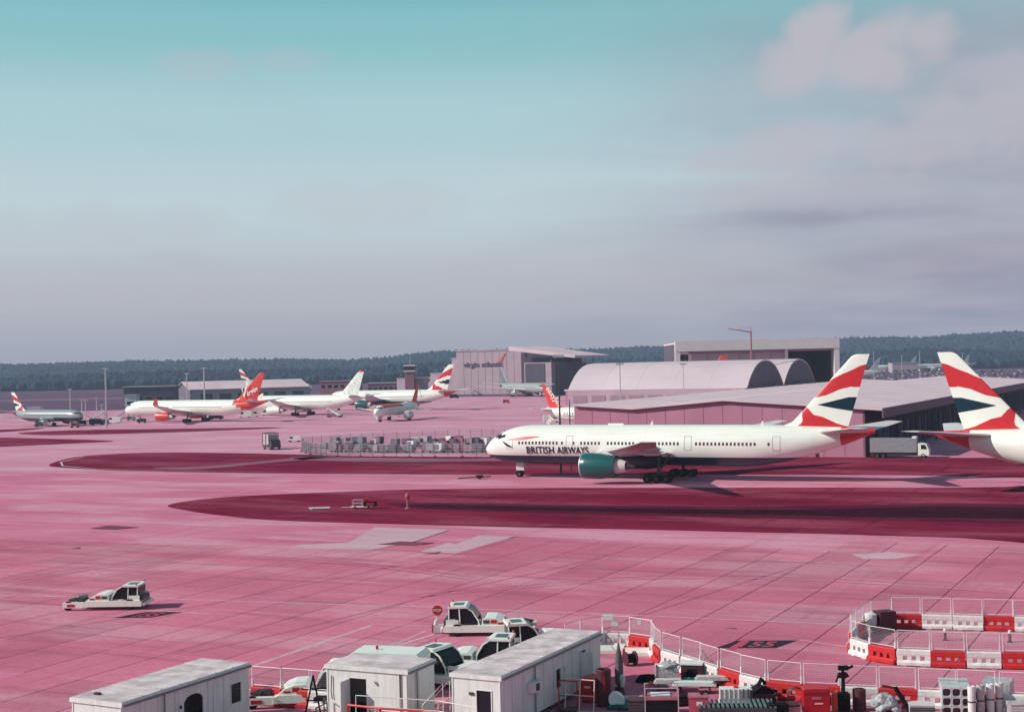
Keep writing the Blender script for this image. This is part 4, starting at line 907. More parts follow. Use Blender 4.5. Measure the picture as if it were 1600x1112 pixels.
b = MB(); b.tube([(0, 0, 0), (0, 0, 27.0)], .28, 6); b.build('mast', mat('crane_red', (.30, .13, .15), .6), mc); b = MB(); b.tube([(.4, 0, 26.8), (-7.6, 0, 28.2)], [.24, .12], 6); b.build('jib', MATS['crane_red'], mc); b = MB(); b.tube([(0, 0, 27), (0, 0, 28.6)], .1, 5); b.tube([(0, 0, 28.6), (-5, 0, 27.75)], .05, 4); b.build('stay', MATS['crane_red'], mc)
# ================================================================== VEHICLES
def wheel_obj(par, x, y, r, w=.2):
    return link('wheel', wheel_mesh(r), par, (x, y, r))
def tug(label, loc, rz, canopy=1.0, group=None):
    """low towbarless pushback tractor: cab at -x, lifting arms at +x"""
    t = thing('pushback_tug', label, 'tug', loc, rz, group)
    b = MB(); b.prism([(-3.1, .28), (-3.15, .55), (-3.0, .72), (1.2, .72), (1.5, .60), (1.5, .28)], -1.25, 1.25); b.prism([(-3.2, .3), (-3.35, .34), (-3.35, .5), (-3.2, .55)], -1.2, 1.2); b.build('chassis', white, t)
    for y in (-1, 1):
        b = MB(); b.box(1.5, 3.05, y * 1.02 - .2, y * 1.02 + .2, .22, .62); b.build('lifting_arm', white, t)
        b = MB(); b.box(2.1, 2.7, y * 1.225 - .012, y * 1.225 + .012, .3, .5); b.build('reflector', redm, t)
    b = MB(); b.prism([(-.55, .72), (-.5, 1.14), (-.2, 1.22), (.40, 1.20), (.90, 1.02), (1.25, .72)], -1.12, 1.12); h = b.build('engine_hood', white, t)
    for y in (-1, 1):
        b = MB(); b.box(.10, .48, y * 1.13 - .015, y * 1.13 + .015, .86, 1.10); b.build('hood_panel', redm, h)
        b = MB(); b.box(-.42, .0, y * 1.13 - .015, y * 1.13 + .015, .86, 1.08); b.build('grille', dkgrey, h)
        b = MB(); b.box(.55, .95, y * 1.13 - .012, y * 1.13 + .012, .80, .92); b.build('hood_panel', redm, h)
    # cradle gear between the arms
    b = MB(); b.tube([(1.4, -.5, .62), (2.3, -.35, .85), (2.8, -.5, .70)], .10, 6); b.tube([(1.4, .5, .62), (2.3, .35, .85), (2.8, .5, .70)], .10, 6); b.box(2.2, 2.6, -.7, .7, .62, .82); b.box(1.7, 2.1, -.6, .6, .5, .95); b.build('cradle', dkgrey, t)
    # cab: curved posts, roof, panes
    pr = [(-2.75, .72), (-2.75, 2.02), (-1.55, 2.06), (-1.15, 1.80), (-.80, 1.20), (-.72, .72)]
    cb = MB(); cy = .98
    for y in (-cy, cy):
        pts = [(x, y, z * canopy if z > 1 else z) for x, z in pr]
        cb = MB(); cb.tube(pts, .055, 5)
        cb.tube([(-2.0, y, .72), (-2.05, y, 2.03 * canopy)], .045, 5)
        cab = cb.build('cab_frame', white, t)
    b = MB(); b.prism([(-2.85, 2.03 * canopy), (-2.80, 2.16 * canopy), (-1.60, 2.19 * canopy), (-1.42, 2.06 * canopy)], -1.06, 1.06); ro = b.build('cab_roof', white, t)
    b = MB(); b.box(-2.5, -1.8, -.5, .5, 2.18 * canopy, 2.20 * canopy); b.build('roof_hatch', glass, ro)
    for y in (-1, 1):
        b = MB(); q = [(-2.02, .80), (-2.02, 2.02 * canopy), (-1.58, 2.03 * canopy), (-1.19, 1.77 * canopy), (-.85, 1.19), (-.78, .8)]; b.prism(q, y * .95 - .01, y * .95 + .01); b.build('side_pane', glass, cab)
        b = MB(); b.box(-2.72, -2.08, y * .95 - .01, y * .95 + .01, 1.15, 2.02 * canopy); b.build('side_pane', glass, cab)
        b = MB(); b.box(-2.95, -2.1, y * 1.10 - .03, y * 1.10 + .03, .72, 1.1); b.build('cab_skirt', white, cab)
        b = MB(); b.tube([(-2.7, y * 1.0, 2.17 * canopy), (-2.7, y * 1.0, 2.32 * canopy)], .06, 8); b.build('beacon', orange, ro)
    b = MB(); b.add([(-1.53, -.94, 2.03 * canopy), (-1.53, .94, 2.03 * canopy), (-1.13, .94, 1.79 * canopy), (-1.13, -.94, 1.79 * canopy), (-.79, -.94, 1.21), (-.79, .94, 1.21)], [(0, 1, 2, 3), (3, 2, 5, 4)]); b.build('windscreen', glass, cab)
    b = MB(); b.box(-2.74, -2.72, -.92, .92, 1.2, 2.0 * canopy); b.build('rear_pane', glass, cab)
    b = MB(); b.box(-2.4, -1.75, -.3, .3, .72, 1.05); b.box(-2.5, -2.35, -.3, .3, 1.05, 1.6); b.build('driver_seat', black, cab)
    b = MB(); b.box(-3.16, -3.14, -1.0, 1.0, .38, .66); b.build('bumper_panel', redm, t)
    b = MB(); b.box(-3.12, -2.85, -.9, .9, .72, 1.05); b.build('rear_box', dkgrey, t)
    for x, r in ((-2.2, .42), (2.65, .36)):
        for y in (-1.10, 1.10): wheel_obj(t, x, y * (1 if x < 0 else .98), r)
    return t
p = G(167, 950); tug('white pushback tug alone on the open apron, cab behind its low arms', (p.x, p.y, ZS), R(177), .86)
p = G(772, 992); tug('white pushback tug with tall glazed cab beside the stop sign', (p.x - .2, p.y + .6, ZS), R(-4), .92)
p = G(676, 1015, 2.05); tug('white pushback tug parked nose to the cabins, roof hatch and corner beacons showing', (p.x + 1.9, p.y - .3, ZS), R(-30), .96)
p = G(778, 998, 2.0); tug('white pushback tug squeezed beside the long cabin, rear window lit', (p.x - 1.9, p.y + .9, ZS), R(172), .94)
p = G(838, 988, 2.0); tug('white pushback tug tucked behind the long cabin roof', (p.x + .9, p.y + 4.4, ZS), R(8), .9)
p = G(507, 1046, 2.15); tug('white pushback tug half hidden by the small square cabin', (p.x - 1.4, p.y + 1.6, ZS), R(183), 1.0)

def van(label, loc, rz, L=4.8, H=2.2, Wd=1.9, m=white, cat='van', group=None, name='van'):
    t = thing(name, label, cat, loc, rz, group)
    k = L / 4.8; h = H / 2.2
    pr = [(-2.4 * k, .35), (-2.4 * k, 1.95 * h), (-2.2 * k, 2.15 * h), (.9 * k, 2.2 * h), (1.25 * k, 2.0 * h), (1.75 * k, 1.25 * h), (2.3 * k, 1.05 * h), (2.4 * k, .8), (2.4 * k, .35)]
    b = MB(); b.prism(pr, -Wd / 2, Wd / 2); b.build('body', m, t)
    b = MB(); b.add([(1.32 * k, -Wd * .45, 1.95 * h), (1.32 * k, Wd * .45, 1.95 * h), (1.74 * k, Wd * .45, 1.32 * h), (1.74 * k, -Wd * .45, 1.32 * h)], [(0, 1, 2, 3)], M=Matrix.Translation((.03, 0, .02))); b.build('windscreen', glass, t)
    for y in (-1, 1):
        b = MB(); b.prism([(.35 * k, 1.3 * h), (.35 * k, 1.95 * h), (1.15 * k, 1.95 * h), (1.5 * k, 1.3 * h)], y * (Wd / 2 + .012) - .01, y * (Wd / 2 + .012) + .01); b.build('side_window', glass, t)
    for x in (-1.5 * k, 1.5 * k):
        for y in (-1, 1): wheel_obj(t, x, y * (Wd / 2 - .12), .34)
    b = MB(); b.tube([(0, 0, 2.2 * h), (0, 0, 2.2 * h + .18)], .08, 8); b.build('beacon', redm, t)
    return t
p = G(592, 1013, 2.5); van('white van with red roof beacon parked behind the small square cabin', (p.x - .1, p.y, ZS), R(168), 5.6, 2.45, 2.1)
# small service vans and loaders round the far aircraft
far_v = [(617, 651, 175, 'white van parked beside the loader near the pale-finned airliner'), (418, 649, 178, 'white van behind the tail of the scarlet-finned airliner'), (395, 651, 5, 'white van under the scarlet tailplane'), (383, 652, 178, 'grey-white van beside the one under the scarlet tailplane'),
         (862, 660, 2, 'white van standing below the bright red fin'), (178, 661, 175, 'white van left of the scarlet-finned airliner nose'), (70, 661, 20, 'white van beneath the short striped airliner'), (460, 690, 178, 'small white van beside the fenced baggage pen'),
         (338, 655, 0, 'dark van beneath the wing of the scarlet-finned airliner'), (710, 622, 10, 'dark blue van behind the distant striped airliner'), (152, 664, 0, 'dark blue truck among the ground equipment'), (262, 655, 170, 'dark van ahead of the orange-red engine')]
for px, py, rz, lb in far_v:
    q = G(px, py); van(lb, (q.x, q.y, 0), R(rz), *((3.4, 1.5, 1.6) if 'small' in lb else (5.2, 2.3, 2.0)), navy if 'dark' in lb else white)
# ground equipment: belt loaders / steps
def steps(label, px, py, rz, m=white2, h=3.4):
    q = G(px, py); t = thing('boarding_steps', label, 'steps', (q.x, q.y, 0), R(rz))
    b = MB(); b.prism([(-3, .5), (-3, .9), (1.6, h), (2.8, h), (2.8, h - .3), (1.7, h - .3), (-2.2, .5)], -.8, .8); b.build('stair_flight', m, t)
    for y in (-.85, .85): b = MB(); b.tube([(-3, y, 1.9), (1.6, y, h + 1), (2.8, y, h + 1)], .05, 4); b.tube([(-3, y, .9), (-3, y, 1.9)], .05, 4); b.tube([(2.8, y, h), (2.8, y, h + 1)], .05, 4); b.build('handrail', steel, t)
    b = MB(); b.box(-3.2, 2.6, -.9, .9, .4, .75); b.tube([(2.2, -.5, .7), (2.2, -.5, h - .2)], .08, 5); b.tube([(2.2, .5, .7), (2.2, .5, h - .2)], .08, 5); b.build('chassis', dkgrey, t)
    for x in (-2.4, 1.9):
        for y in (-.8, .8): wheel_obj(t, x, y, .36)
for a in (('boarding steps beside the nose of the short striped airliner', 138, 660, 200), ('boarding steps beside the pale-finned airliner', 522, 652, 160), ('boarding steps below the wing of the grey-green airliner', 745, 618, 200), ('boarding steps among ground equipment by the tall pale mast', 155, 658, 20), ('boarding steps ahead of the scarlet-finned airliner nose', 192, 655, 10)): steps(*a)
def gpu(label, px, py, rz, m):
    q = G(px, py); t = thing('power_cart', label, 'ground cart', (q.x, q.y, 0), R(rz))
    b = MB(); b.prism([(-1.5, .45), (-1.5, 1.7), (1.2, 1.7), (1.5, 1.4), (1.5, .45)], -.85, .85); b.build('housing', m, t); b = MB(); b.box(-1.2, -.2, -.87, -.855, .8, 1.5); b.build('grille', dkgrey, t); b = MB(); b.tube([(1.5, 0, .5), (2.6, 0, .35)], .05, 5); b.build('drawbar', dkgrey, t)
    for x in (-1, 1):
        for y in (-.7, .7): wheel_obj(t, x, y, .3)
for a in (('dark power cart by the legs of the short striped airliner', 128, 664, 10, navy), ('rose power cart near the tall pale mast', 117, 668, 30, pinkm), ('grey power cart ahead of the scarlet-finned airliner', 205, 657, 5, greyair), ('teal power cart beside the mast foot', 163, 663, 0, teal), ('dark power cart behind the nosewheel of the scarlet-finned airliner', 222, 661, 15, dkgrey), ('red power cart on the apron before the lettered hangar', 791, 630, 0, redm), ('rose power cart at the corner of the short striped airliner', 96, 655, 0, pinkm)): gpu(*a)
# upright equipment posts near the left stands
for px, h in ((127, 8.2), (133, 7.8), (150, 8.6), (158, 6.0)):
    q = XD(px, 520); t = tag(thing('floodlight_stand', 'slim floodlight stand behind the left ground equipment', 'floodlight', q, 0, 'floodlight stands on the left'), 'slim floodlight stand behind the left ground equipment', 'floodlight', 'floodlight stands on the left')
    b = MB(); b.tube([(0, 0, 0), (0, 0, h)], .14, 6); b.box(-.5, .5, -.5, .5, 0, .25); b.build('pole', wgrey, t); b = MB(); b.box(-.7, .7, -.2, .2, h, h + .9); b.build('lamp_head', wallgrey, t)
# box lorry under the eaves
lo = thing('box_lorry', 'long box lorry, box painted dark for shade, with white cab parked under the shed eaves', 'lorry', Vector((68.6, 252.0, 0)), R(-24)); lo.scale = (.9, .9, .92)
b = MB(); b.box(-5.9, 3.1, -1.25, 1.25, 1.15, 3.85); b.build('cargo_box', mat('lorry_shade', (.25, .24, .27), .6), lo); b = MB(); b.box(2.2, 3.0, -1.1, 1.1, 3.86, 4.2); b.build('deflector', white, lo)  # cargo box painted dark to stand for shade; the sun still reaches it
b = MB(); b.prism([(3.3, .6), (3.3, 2.9), (3.9, 3.0), (4.9, 2.8), (5.35, 1.8), (5.4, .6)], -1.2, 1.2); cbx = b.build('cab', white, lo)
b = MB(); b.add([(4.97, -1.05, 2.7), (4.97, 1.05, 2.7), (5.37, 1.05, 1.85), (5.37, -1.05, 1.85)], [(0, 1, 2, 3)], M=Matrix.Translation((.02, 0, .02))); b.build('windscreen', glass, cbx)
for y in (-1, 1): b = MB(); b.prism([(3.9, 1.8), (3.9, 2.65), (4.7, 2.6), (5.05, 1.8)], y * 1.215 - .01, y * 1.215 + .01); b.build('side_window', glass, cbx)
b = MB(); b.box(-5.8, 5.0, -.9, .9, .55, 1.1); b.build('chassis', dkgrey, lo)
for x in (-4.6, -3.4, 4.3):
    for y in (-1.05, 1.05): wheel_obj(lo, x, y, .5)
# tall caged dolly on the apron left of the pen
q = G(425, 702); t = thing('caged_lorry', 'tall caged lorry with pale load standing alone beside the fenced pen', 'lorry', (q.x, q.y, 0), R(-60))
b = MB(); b.box(-2.8, 2.6, -1.2, 1.2, .55, .95); b.build('chassis', dkgrey, t); b = MB(); b.box(-2.6, 1.0, -1.1, 1.1, 1.2, 3.5); b.build('load', mat('load_grey', (.38, .33, .38), .7), t)
b = MB()
for x in (-2.75, -.8, 1.15):
    for y in (-1.18, 1.18): b.tube([(x, y, .9), (x, y, 3.75)], .07, 5)
for y in (-1.18, 1.18): b.tube([(-2.8, y, 3.75), (1.2, y, 3.75)], .07, 5)
for x in (-2.75, 1.15): b.tube([(x, -1.18, 3.75), (x, 1.18, 3.75)], .07, 5)
b.build('cage', brown, t); b = MB(); b.prism([(1.3, .6), (1.3, 2.3), (2.3, 2.2), (2.7, 1.5), (2.7, .6)], -1.1, 1.1); b.build('cab', dkgrey, t)
for x in (-1.9, 1.9):
    for y in (-1, 1): wheel_obj(t, x, y, .45)
# tow bar left lying ahead of the long airliner's nosewheel
q = G(744, 748); t = thing('tow_bar', 'dark tow bar lying on the taxi lane ahead of the long airliner', 'tow bar', (q.x, q.y, 0), R(8))
b = MB(); b.tube([(-3, -.6, .25), (2.4, 0, .35)], .10, 6); b.build('bar', dkgrey, t)
for x in (.2, .9): b = MB(); b.box(x - .2, x + .2, -.5, .5, .2, .6); b.build('axle_block', brown, t)
for y in (-.45, .45): wheel_obj(t, .5, y, .3)
# survey kit on the near grass island
q = G(560, 795); t = thing('works_trailer', 'small works trailer with steel frame and red tank on the near grass island', 'trailer', (q.x, q.y, .05), R(-4)); t.scale = (.6, .6, .6)
b = MB(); b.box(-1.6, 3.0, -.8, .8, .35, .5); b.tube([(-1.6, 0, .42), (-3.6, 0, .35)], .06, 5); b.build('bed', white2, t)
b = MB()
for x in (-1.2, .9):
    for y in (-.7, .7): b.tube([(x, y, .5), (x, y, 1.9)], .05, 5)
for y in (-.7, .7): b.tube([(-1.2, y, 1.9), (.9, y, 1.9)], .05, 5); b.tube([(-1.2, y, 1.2), (.9, y, 1.2)], .05, 5)
b.build('frame', steel, t); b = MB(); b.box(1.2, 4.0, -.6, .6, .5, 1.5); b.build('crate', black, t); b = MB(); b.box(1.9, 3.5, -.63, -.61, .7, 1.3); b.build('crate_panel', redm, t)
b = MB(); b.lathe([(-.4, .05), (-.3, .4), (.3, .4), (.4, .05)], 12, 0, Matrix.Translation((1.7, 0, 2.0))); b.build('tank', redm, t)
for x in (-.6, 2.4):
    for y in (-.8, .8): wheel_obj(t, x, y, .3)
q = G(637, 795); t = thing('marker_post', 'short red marker post on the near grass island', 'marker', (q.x, q.y, .05)); b = MB(); b.lathe([(0, .35), (.1, .35), (.15, .14), (1.2, .14), (1.3, .32), (1.8, .30), (2.0, .05)], 10, axis='z'); b.build('post', pinkm, t); b = MB(); b.lathe([(1.4, .33), (1.6, .325)], 10, axis='z'); b.build('band', redm, t)
q = G(497, 797); t = thing('pipe_length', 'pale length of pipe lying in the grass beside the works trailer', 'pipe', (q.x, q.y, .05)); b = MB(); b.tube([(-1.2, 0, .2), (1.5, .3, .2)], .16, 8); b.build('pipe', white2, t); b = MB(); b.box(-.9, -.7, -.3, .3, 0, .2); b.build('chock', timber, t)

# ------------------------------------------------------------------ fenced baggage pen
def bag_fence(label, pxs, h=2.5):
    P = [G(x, y) for x, y in pxs]; t = thing('mesh_fence', label, 'fence', P[0])
    pts = []
    for a, c in zip(P[:-1], P[1:]):
        n = max(1, int((c - a).length / 2.6)); pts += [a.lerp(c, i / n) for i in range(n)]
    pts.append(P[-1])
    pm = MB(); pm.tube([(0, 0, 0), (0, 0, h)], .055, 5); pme = pm.mesh('post', dkgrey); fm_ = MB(); fm_.box(-.35, .35, -.3, .3, 0, .22); fme = fm_.mesh('foot', dkgrey)
    for i, c in enumerate(pts):
        l = c - P[0]; link('post', pme, t, (l.x, l.y, 0)); 
        if i % 2 == 0: link('foot', fme, t, (l.x, l.y, 0))
    for a, c in zip(pts[:-1], pts[1:]):
        a, c = a - P[0], c - P[0]; b = MB(); L_ = (c - a).length; n = 16
        for i in range(1, n): q = a.lerp(c, i / n); b.tube([(q.x, q.y, .2), (q.x, q.y, h - .05)], .022, 3, cap=False)
        for z in (.2, .8, 1.4, 2.0, h - .05): b.tube([(a.x, a.y, z), (c.x, c.y, z)], .028, 3, cap=False)
        b.build('mesh_panel', wgrey, t, fix=False)
bag_fence('curved steel mesh fence along the near side of the baggage pen', [(472, 706), (486, 710), (510, 713), (600, 714), (700, 714), (790, 714)])
bag_fence('steel mesh fence along the far side of the baggage pen', [(472, 706), (474, 700), (530, 695), (600, 691), (700, 688), (860, 686)])
ULD_M = [white2, mat('uld_metal', (.34, .31, .35), .5, .3, var=.3), mat('uld_grey', (.24, .20, .24), .6, var=.4), mat('uld_slate', (.17, .17, .21), .6, var=.3), mat('uld_rose', (.33, .19, .25), .6), mat('uld_dark', (.10, .09, .12), .6), mat('uld_maroon', (.26, .08, .12), .6)]
ULD = []
for m in ULD_M:
    b = MB(); b.prism([(-1.0, .55), (-1.0, 2.05), (1.0, 2.05), (1.0, 1.0), (.55, .55)], -.78, .78); me1 = b.mesh('shell', m)
    b = MB(); b.box(-.92, .3, -.80, -.785, .7, 1.9); me2 = b.mesh('curtain', mat('uld_curtain', (.22, .16, .20), .7))
    b = MB(); b.box(-1.15, 1.15, -.8, .8, .38, .52); me3 = b.mesh('dolly_bed', dkgrey)
    ULD.append((me1, me2, me3))
def uld(px, py, k, label, dz=0):
    q = G(px, py)
    if random.random() < .12: return
    t = thing('baggage_container', label, 'container', (q.x + random.uniform(-.5, .5), q.y + random.uniform(-.8, .8), dz), R(GRID + random.choice((0, 0, 90, 180)) + random.uniform(-14, 14)), 'baggage containers in the fenced pen'); t.scale = (random.uniform(.8, 1.12),) * 2 + (random.uniform(.62, 1.08),)
    a = ULD[k]; link('shell', a[0], t); link('curtain', a[1], t); link('dolly_bed', a[2], t)
    for x in (-.85, .85): wheel_obj(t, x, 0, .2)
KN = {0: 'white', 1: 'bare metal', 2: 'light grey', 3: 'grey-green', 4: 'dusty rose', 5: 'dark', 6: 'maroon'}
seq1 = [2, 6, 5, 2, 3, 2, 1, 2, 5, 2, 3, 2, 2, 1, 0, 6, 2, 6, 4, 3, 2, 6]
for i, k in enumerate(seq1):
    x = 520 + i * 12.0; uld(x, 707.5 - .0 * i, k, '%s baggage container on a dolly in the front row of the pen' % KN[k])
seq2 = [3, 1, 5, 2, 6, 5, 4, 0, 3, 5, 0, 2, 5, 1, 6, 5, 4, 2, 5, 0]
for i, k in enumerate(seq2):
    x = 512 + i * 13.0; uld(x, 701.5 - .17 * i, k, '%s baggage container on a dolly in the middle row of the pen' % KN[k])
seq3 = [2, 4, 5, 3, 0, 5, 2, 6, 5, 0, 1, 5, 5, 0, 6, 3, 5, 2]
for i, k in enumerate(seq3):
    x = 528 + i * 13.5; uld(x, 696 - .20 * i, k, '%s baggage container on a dolly in the back row of the pen' % KN[k])

# ------------------------------------------------------------------ far car park and tiny cars
CAR = []
for m in (white2, mat('car_silver', (.38, .37, .40), .3, .5), mat('car_blue', (.04, .07, .12), .3), mat('car_red', (.28, .03, .04), .3), mat('car_black', (.02, .02, .03), .3)):
    b = MB(); b.prism([(-2.1, .3), (-2.15, .85), (-1.7, .95), (1.0, .92), (2.0, .75), (2.15, .35)], -.85, .85, 0); b.prism([(-1.6, .95), (-1.15, 1.42), (.25, 1.42), (1.0, .93)], -.74, .74, 1); b.box(-1.1, .2, -.70, .70, 1.425, 1.46, 0)
    for x in (-1.35, 1.3):
        for y in (-.8, .8): b.lathe([(-.1, .31), (.1, .31)], 8, 2, Matrix.Translation((x, y, .31)), 'y')
    CAR.append(b.mesh('car', [m, glass, black]))
CN = ['white', 'silver', 'dark blue', 'red', 'black']
n = 0
for row in range(15):
    D = 1010 + row * 30
    for i in range(22):
        px = 1282 + i * 15.5 + random.uniform(-5, 5) - row * 1
        if px > 1615 or random.random() < .28: continue
        q = XD(px, D + random.uniform(-2, 2)); k = random.choices(range(5), (5, 5, 2, 2, 3))[0]
        o = link('parked_car', CAR[k], None, (q.x, q.y, -.06), R(70 + random.uniform(-3, 3)))
        tag(o, 'small %s car in the packed far car park beyond the shed roof' % CN[k], 'car', 'cars in the far car park'); n += 1
for i in range(16):                               # cars in front of the brick offices
    q = XD(577 + i * 3.7, 870); k = (0, 3, 0, 1)[i % 4]; o = link('parked_car', CAR[k], None, (q.x, q.y, 0), R(95)); tag(o, 'small %s car in the line before the brick offices' % CN[k], 'car', 'cars before the brick offices')
flat_block('terminal_store', 'low pale store standing behind the far car park', 1395, 1434, 1460, 9.5, wallgrey, -3, 20, 4)

# ================================================================== SITE CABINS
def cabin(name, label, fr, L, Wd, ang, H=2.75, z0=.28, openings_front=(), openings_side=(), drip=True):
    """front-right roof corner at fr; length L runs along local y, width Wd along -x"""
    t = thing(name, label, 'cabin', (fr.x, fr.y, ZS), R(ang))
    b = MB(); wall_open(b, Wd - .02, H, .07, openings_front, 0, Matrix.Translation((-Wd + .01, 0, 0)), z0); b.build('front_wall', cabinw, t)
    b = MB(); wall_open(b, L, H, .07, openings_side, 0, Matrix.Rotation(R(90), 4, 'Z'), z0); b.build('side_wall', cabinw, t)
    b = MB(); b.box(-Wd, -Wd + .07, .071, L, z0, H); b.build('side_wall', cabinw, t)
    b = MB(); b.box(-Wd + .071, -.071, L - .07, L, z0, H); b.build('rear_wall', cabinw, t)
    b = MB(); b.box(-Wd + .071, -.071, .071, L - .07, z0, z0 + .08); b.build('floor_deck', shade_in, t)
    b = MB(); b.box(-Wd - .08, .08, -.08, L + .08, H, H + .20); r_ = b.build('roof_edge', cabinw, t)
    b = MB(); b.box(-Wd - .02, .02, -.02, L + .02, H + .20, H + .235); rf = b.build('roof_sheet', cabinroof, r_)
    nr = int(L / 1.2)
    for i in range(1, nr): b = MB(); y = L * i / nr; b.box(-Wd, 0, y - .035, y + .035, H + .236, H + .262); b.build('roof_seam', cabinroof, r_)
    b = MB(); b.tube([(.13, -.05, H + .06), (.13, L + .05, H + .06)], .055, 6); b.build('gutter', mat('gutter_grey', (.20, .19, .21), .5), r_)
    for i in range(1, int(L / 1.22)): b = MB(); y = 1.22 * i; b.box(.002, .018, y - .025, y + .025, z0, H); b.build('panel_seam', mat('cabin_seam', (.55, .56, .55), .6), t) if not any(o[0] - .1 < y < o[1] + .1 for o in openings_side) else None
    for x, y in ((-.09, .02), (-Wd + .02, .02)): b = MB(); b.box(x, x + .07, -.03, -.002, z0, H); b.build('corner_trim', cabinw, t)
    b = MB(); b.tube([(.09, L * .30, H), (.09, L * .30, z0)], .04, 6); b.build('downpipe', MATS['gutter_grey'], t)
    for x in (-Wd + .2, -.45):
        for i in range(3): b = MB(); y = .2 + (L - .7) * i / 2; b.box(x, x + .28, y, y + .3, 0, z0); b.build('support_block', dkgrey, t)
    return t
def window_in(t, x0, x1, z0, z1, side):
    b = MB(); fr = .05
    if side == 'front':
        for q in ((x0, x1, z0, z0 + fr), (x0, x1, z1 - fr, z1), (x0, x0 + fr, z0 + fr, z1 - fr), (x1 - fr, x1, z0 + fr, z1 - fr)): b.box(q[0], q[1], -.035, .05, q[2], q[3])
        w_ = b.build('window', white2, t); b = MB(); b.box(x0 + fr, x1 - fr, .035, .045, z0 + fr, z1 - fr); b.build('pane', glass, w_)
    else:
        for q in ((x0, x1, z0, z0 + fr), (x0, x1, z1 - fr, z1), (x0, x0 + fr, z0 + fr, z1 - fr), (x1 - fr, x1, z0 + fr, z1 - fr)): b.box(-.05, .035, q[0], q[1], q[2], q[3])
        w_ = b.build('window', white2, t); b = MB(); b.box(-.045, -.035, x0 + fr, x1 - fr, z0 + fr, z1 - fr); b.build('pane', glass, w_)
TOPZ = 2.75 + .2 + ZS
fr3 = G(782, 1057, TOPZ)
c3 = cabin('site_cabin', 'long white site cabin with one end window and several side openings, felt roof', fr3, 12.4, 2.75, GRID, openings_front=[(1.35, 2.25, 1.05, 2.25)], openings_side=[(6.35, 7.05, .95, 2.05), (9.55, 10.35, .36, 2.35)])
window_in(c3, -2.75 + .01 + 1.35, -2.75 + .01 + 2.25, 1.05, 2.25, 'front'); window_in(c3, 6.35, 7.05, .95, 2.05, 'side')
b = MB(); b.box(-.03, .03, 9.6, 10.3, .36, 2.33, 0, Matrix.Translation((.0, 9.6, 0)) @ Matrix.Rotation(R(-70), 4, 'Z') @ Matrix.Translation((0, -9.6, 0))); b.build('open_door', cabinw, c3)
b = MB(); b.box(.02, .42, 3.0, 3.9, 1.55, 2.05); b.build('air_conditioner', white2, c3); b = MB(); b.box(.42, .44, 3.1, 3.5, 1.62, 1.98); b.build('fan_grille', dkgrey, c3)
b = MB(); b.box(-1.75, -1.5, -.07, -.003, 1.95, 2.08); b.build('vent', dkgrey, c3)
b = MB(); b.tube([(.05, 7.5, 1.9), (.16, 7.5, 1.95), (.2, 7.5, 2.15)], .03, 5); b.box(.04, .14, 7.4, 7.6, 1.75, 1.95); b.build('wall_lamp', white2, c3)
fr1 = G(190, 1098, TOPZ)
c1 = cabin('site_cabin', 'white site cabin with a dark arched doorway and side window, roof stained', fr1, 9.4, 3.1, GRID - 1, openings_front=[], openings_side=[(4.3, 5.75, .36, 2.30), (7.85, 8.75, 1.1, 2.2)])
window_in(c1, 7.85, 8.75, 1.1, 2.2, 'side')
b = MB(); b.prism([(4.3, 2.30), (4.3, 2.0), (4.5, 2.2), (4.8, 2.295)], -.06, -.005, axis='x'); b.prism([(5.75, 2.30), (5.75, 2.0), (5.55, 2.2), (5.25, 2.295)], -.06, -.005, axis='x'); b.build('door_arch', cabinw, c1)
b = MB(); b.box(.01, .03, 6.5, 7.25, .4, 2.3); b.build('side_door', cabinw, c1); b = MB(); b.tube([(.02, 4.05, 1.9), (.12, 3.95, 1.85)], .06, 8); b.build('wall_lamp', dkgrey, c1)
b = MB(); b.box(-2.4, -2.1, .7, .9, TOPZ - ZS + .04, TOPZ - ZS + .13); b.build('roof_vent', brown, c1)
fr2 = G(636, 1047, TOPZ)
c2 = cabin('site_cabin', 'small square white cabin with a tall open doorway and steps rail', fr2, 2.9, 4.75, GRID + 2, openings_front=[(1.35, 2.35, .36, 2.35)], openings_side=[])
b = MB(); b.box(-4.75 + 1.36, -4.75 + 1.42, -.95, -.04, .36, 2.33); b.build('open_door', cabinw, c2)
b = MB(); b.tube([(-1.9, -.05, 2.25), (-1.9, -.15, 2.25)], .07, 8); b.tube([(-1.9, -.12, 2.25), (-1.9, -.12, 2.38)], .02, 5); b.build('wall_lamp', white2, c2)
b = MB(); b.tube([(-4.4, -.05, 2.4), (-4.45, -.07, 1.6), (-4.38, -.05, 1.2)], .025, 5); b.tube([(-.4, -.05, 2.74), (-.4, -.05, .3)], .035, 6); b.build('cable', brown, c2)
# rails by the cabins
def rail(label, pts, m, hs=(1.05, .55), r=.035, posts=True, name='handrail'):
    P = [Vector(p) for p in pts]; t = thing(name, label, 'railing', (P[0].x, P[0].y, P[0].z))
    for h in hs: b = MB(); b.tube([p - P[0] + Vector((0, 0, h)) for p in P], r, 6); b.build('rail', m, t)
    if posts:
        for p in P: b = MB(); q = p - P[0]; b.tube([(q.x, q.y, 0), (q.x, q.y, hs[0])], r, 6); b.build('post', m, t)
o2 = c2.matrix_basis if False else Matrix.Translation((fr2.x, fr2.y, ZS)) @ Matrix.Rotation(R(GRID + 2), 4, 'Z')
def c2p(x, y, z=0): return o2 @ Vector((x, y, z))
rail('dark handrail around the steps of the small square cabin', [c2p(-4.75, -.3), c2p(-4.0, -1.2), c2p(-3.9, -2.4)], dkgrey, (1.3, .8))
rail('dark handrail on the far side of the small cabin steps', [c2p(-2.1, -.2), c2p(-1.5, -1.2), c2p(-.2, -1.4)], dkgrey, (1.15, .7))
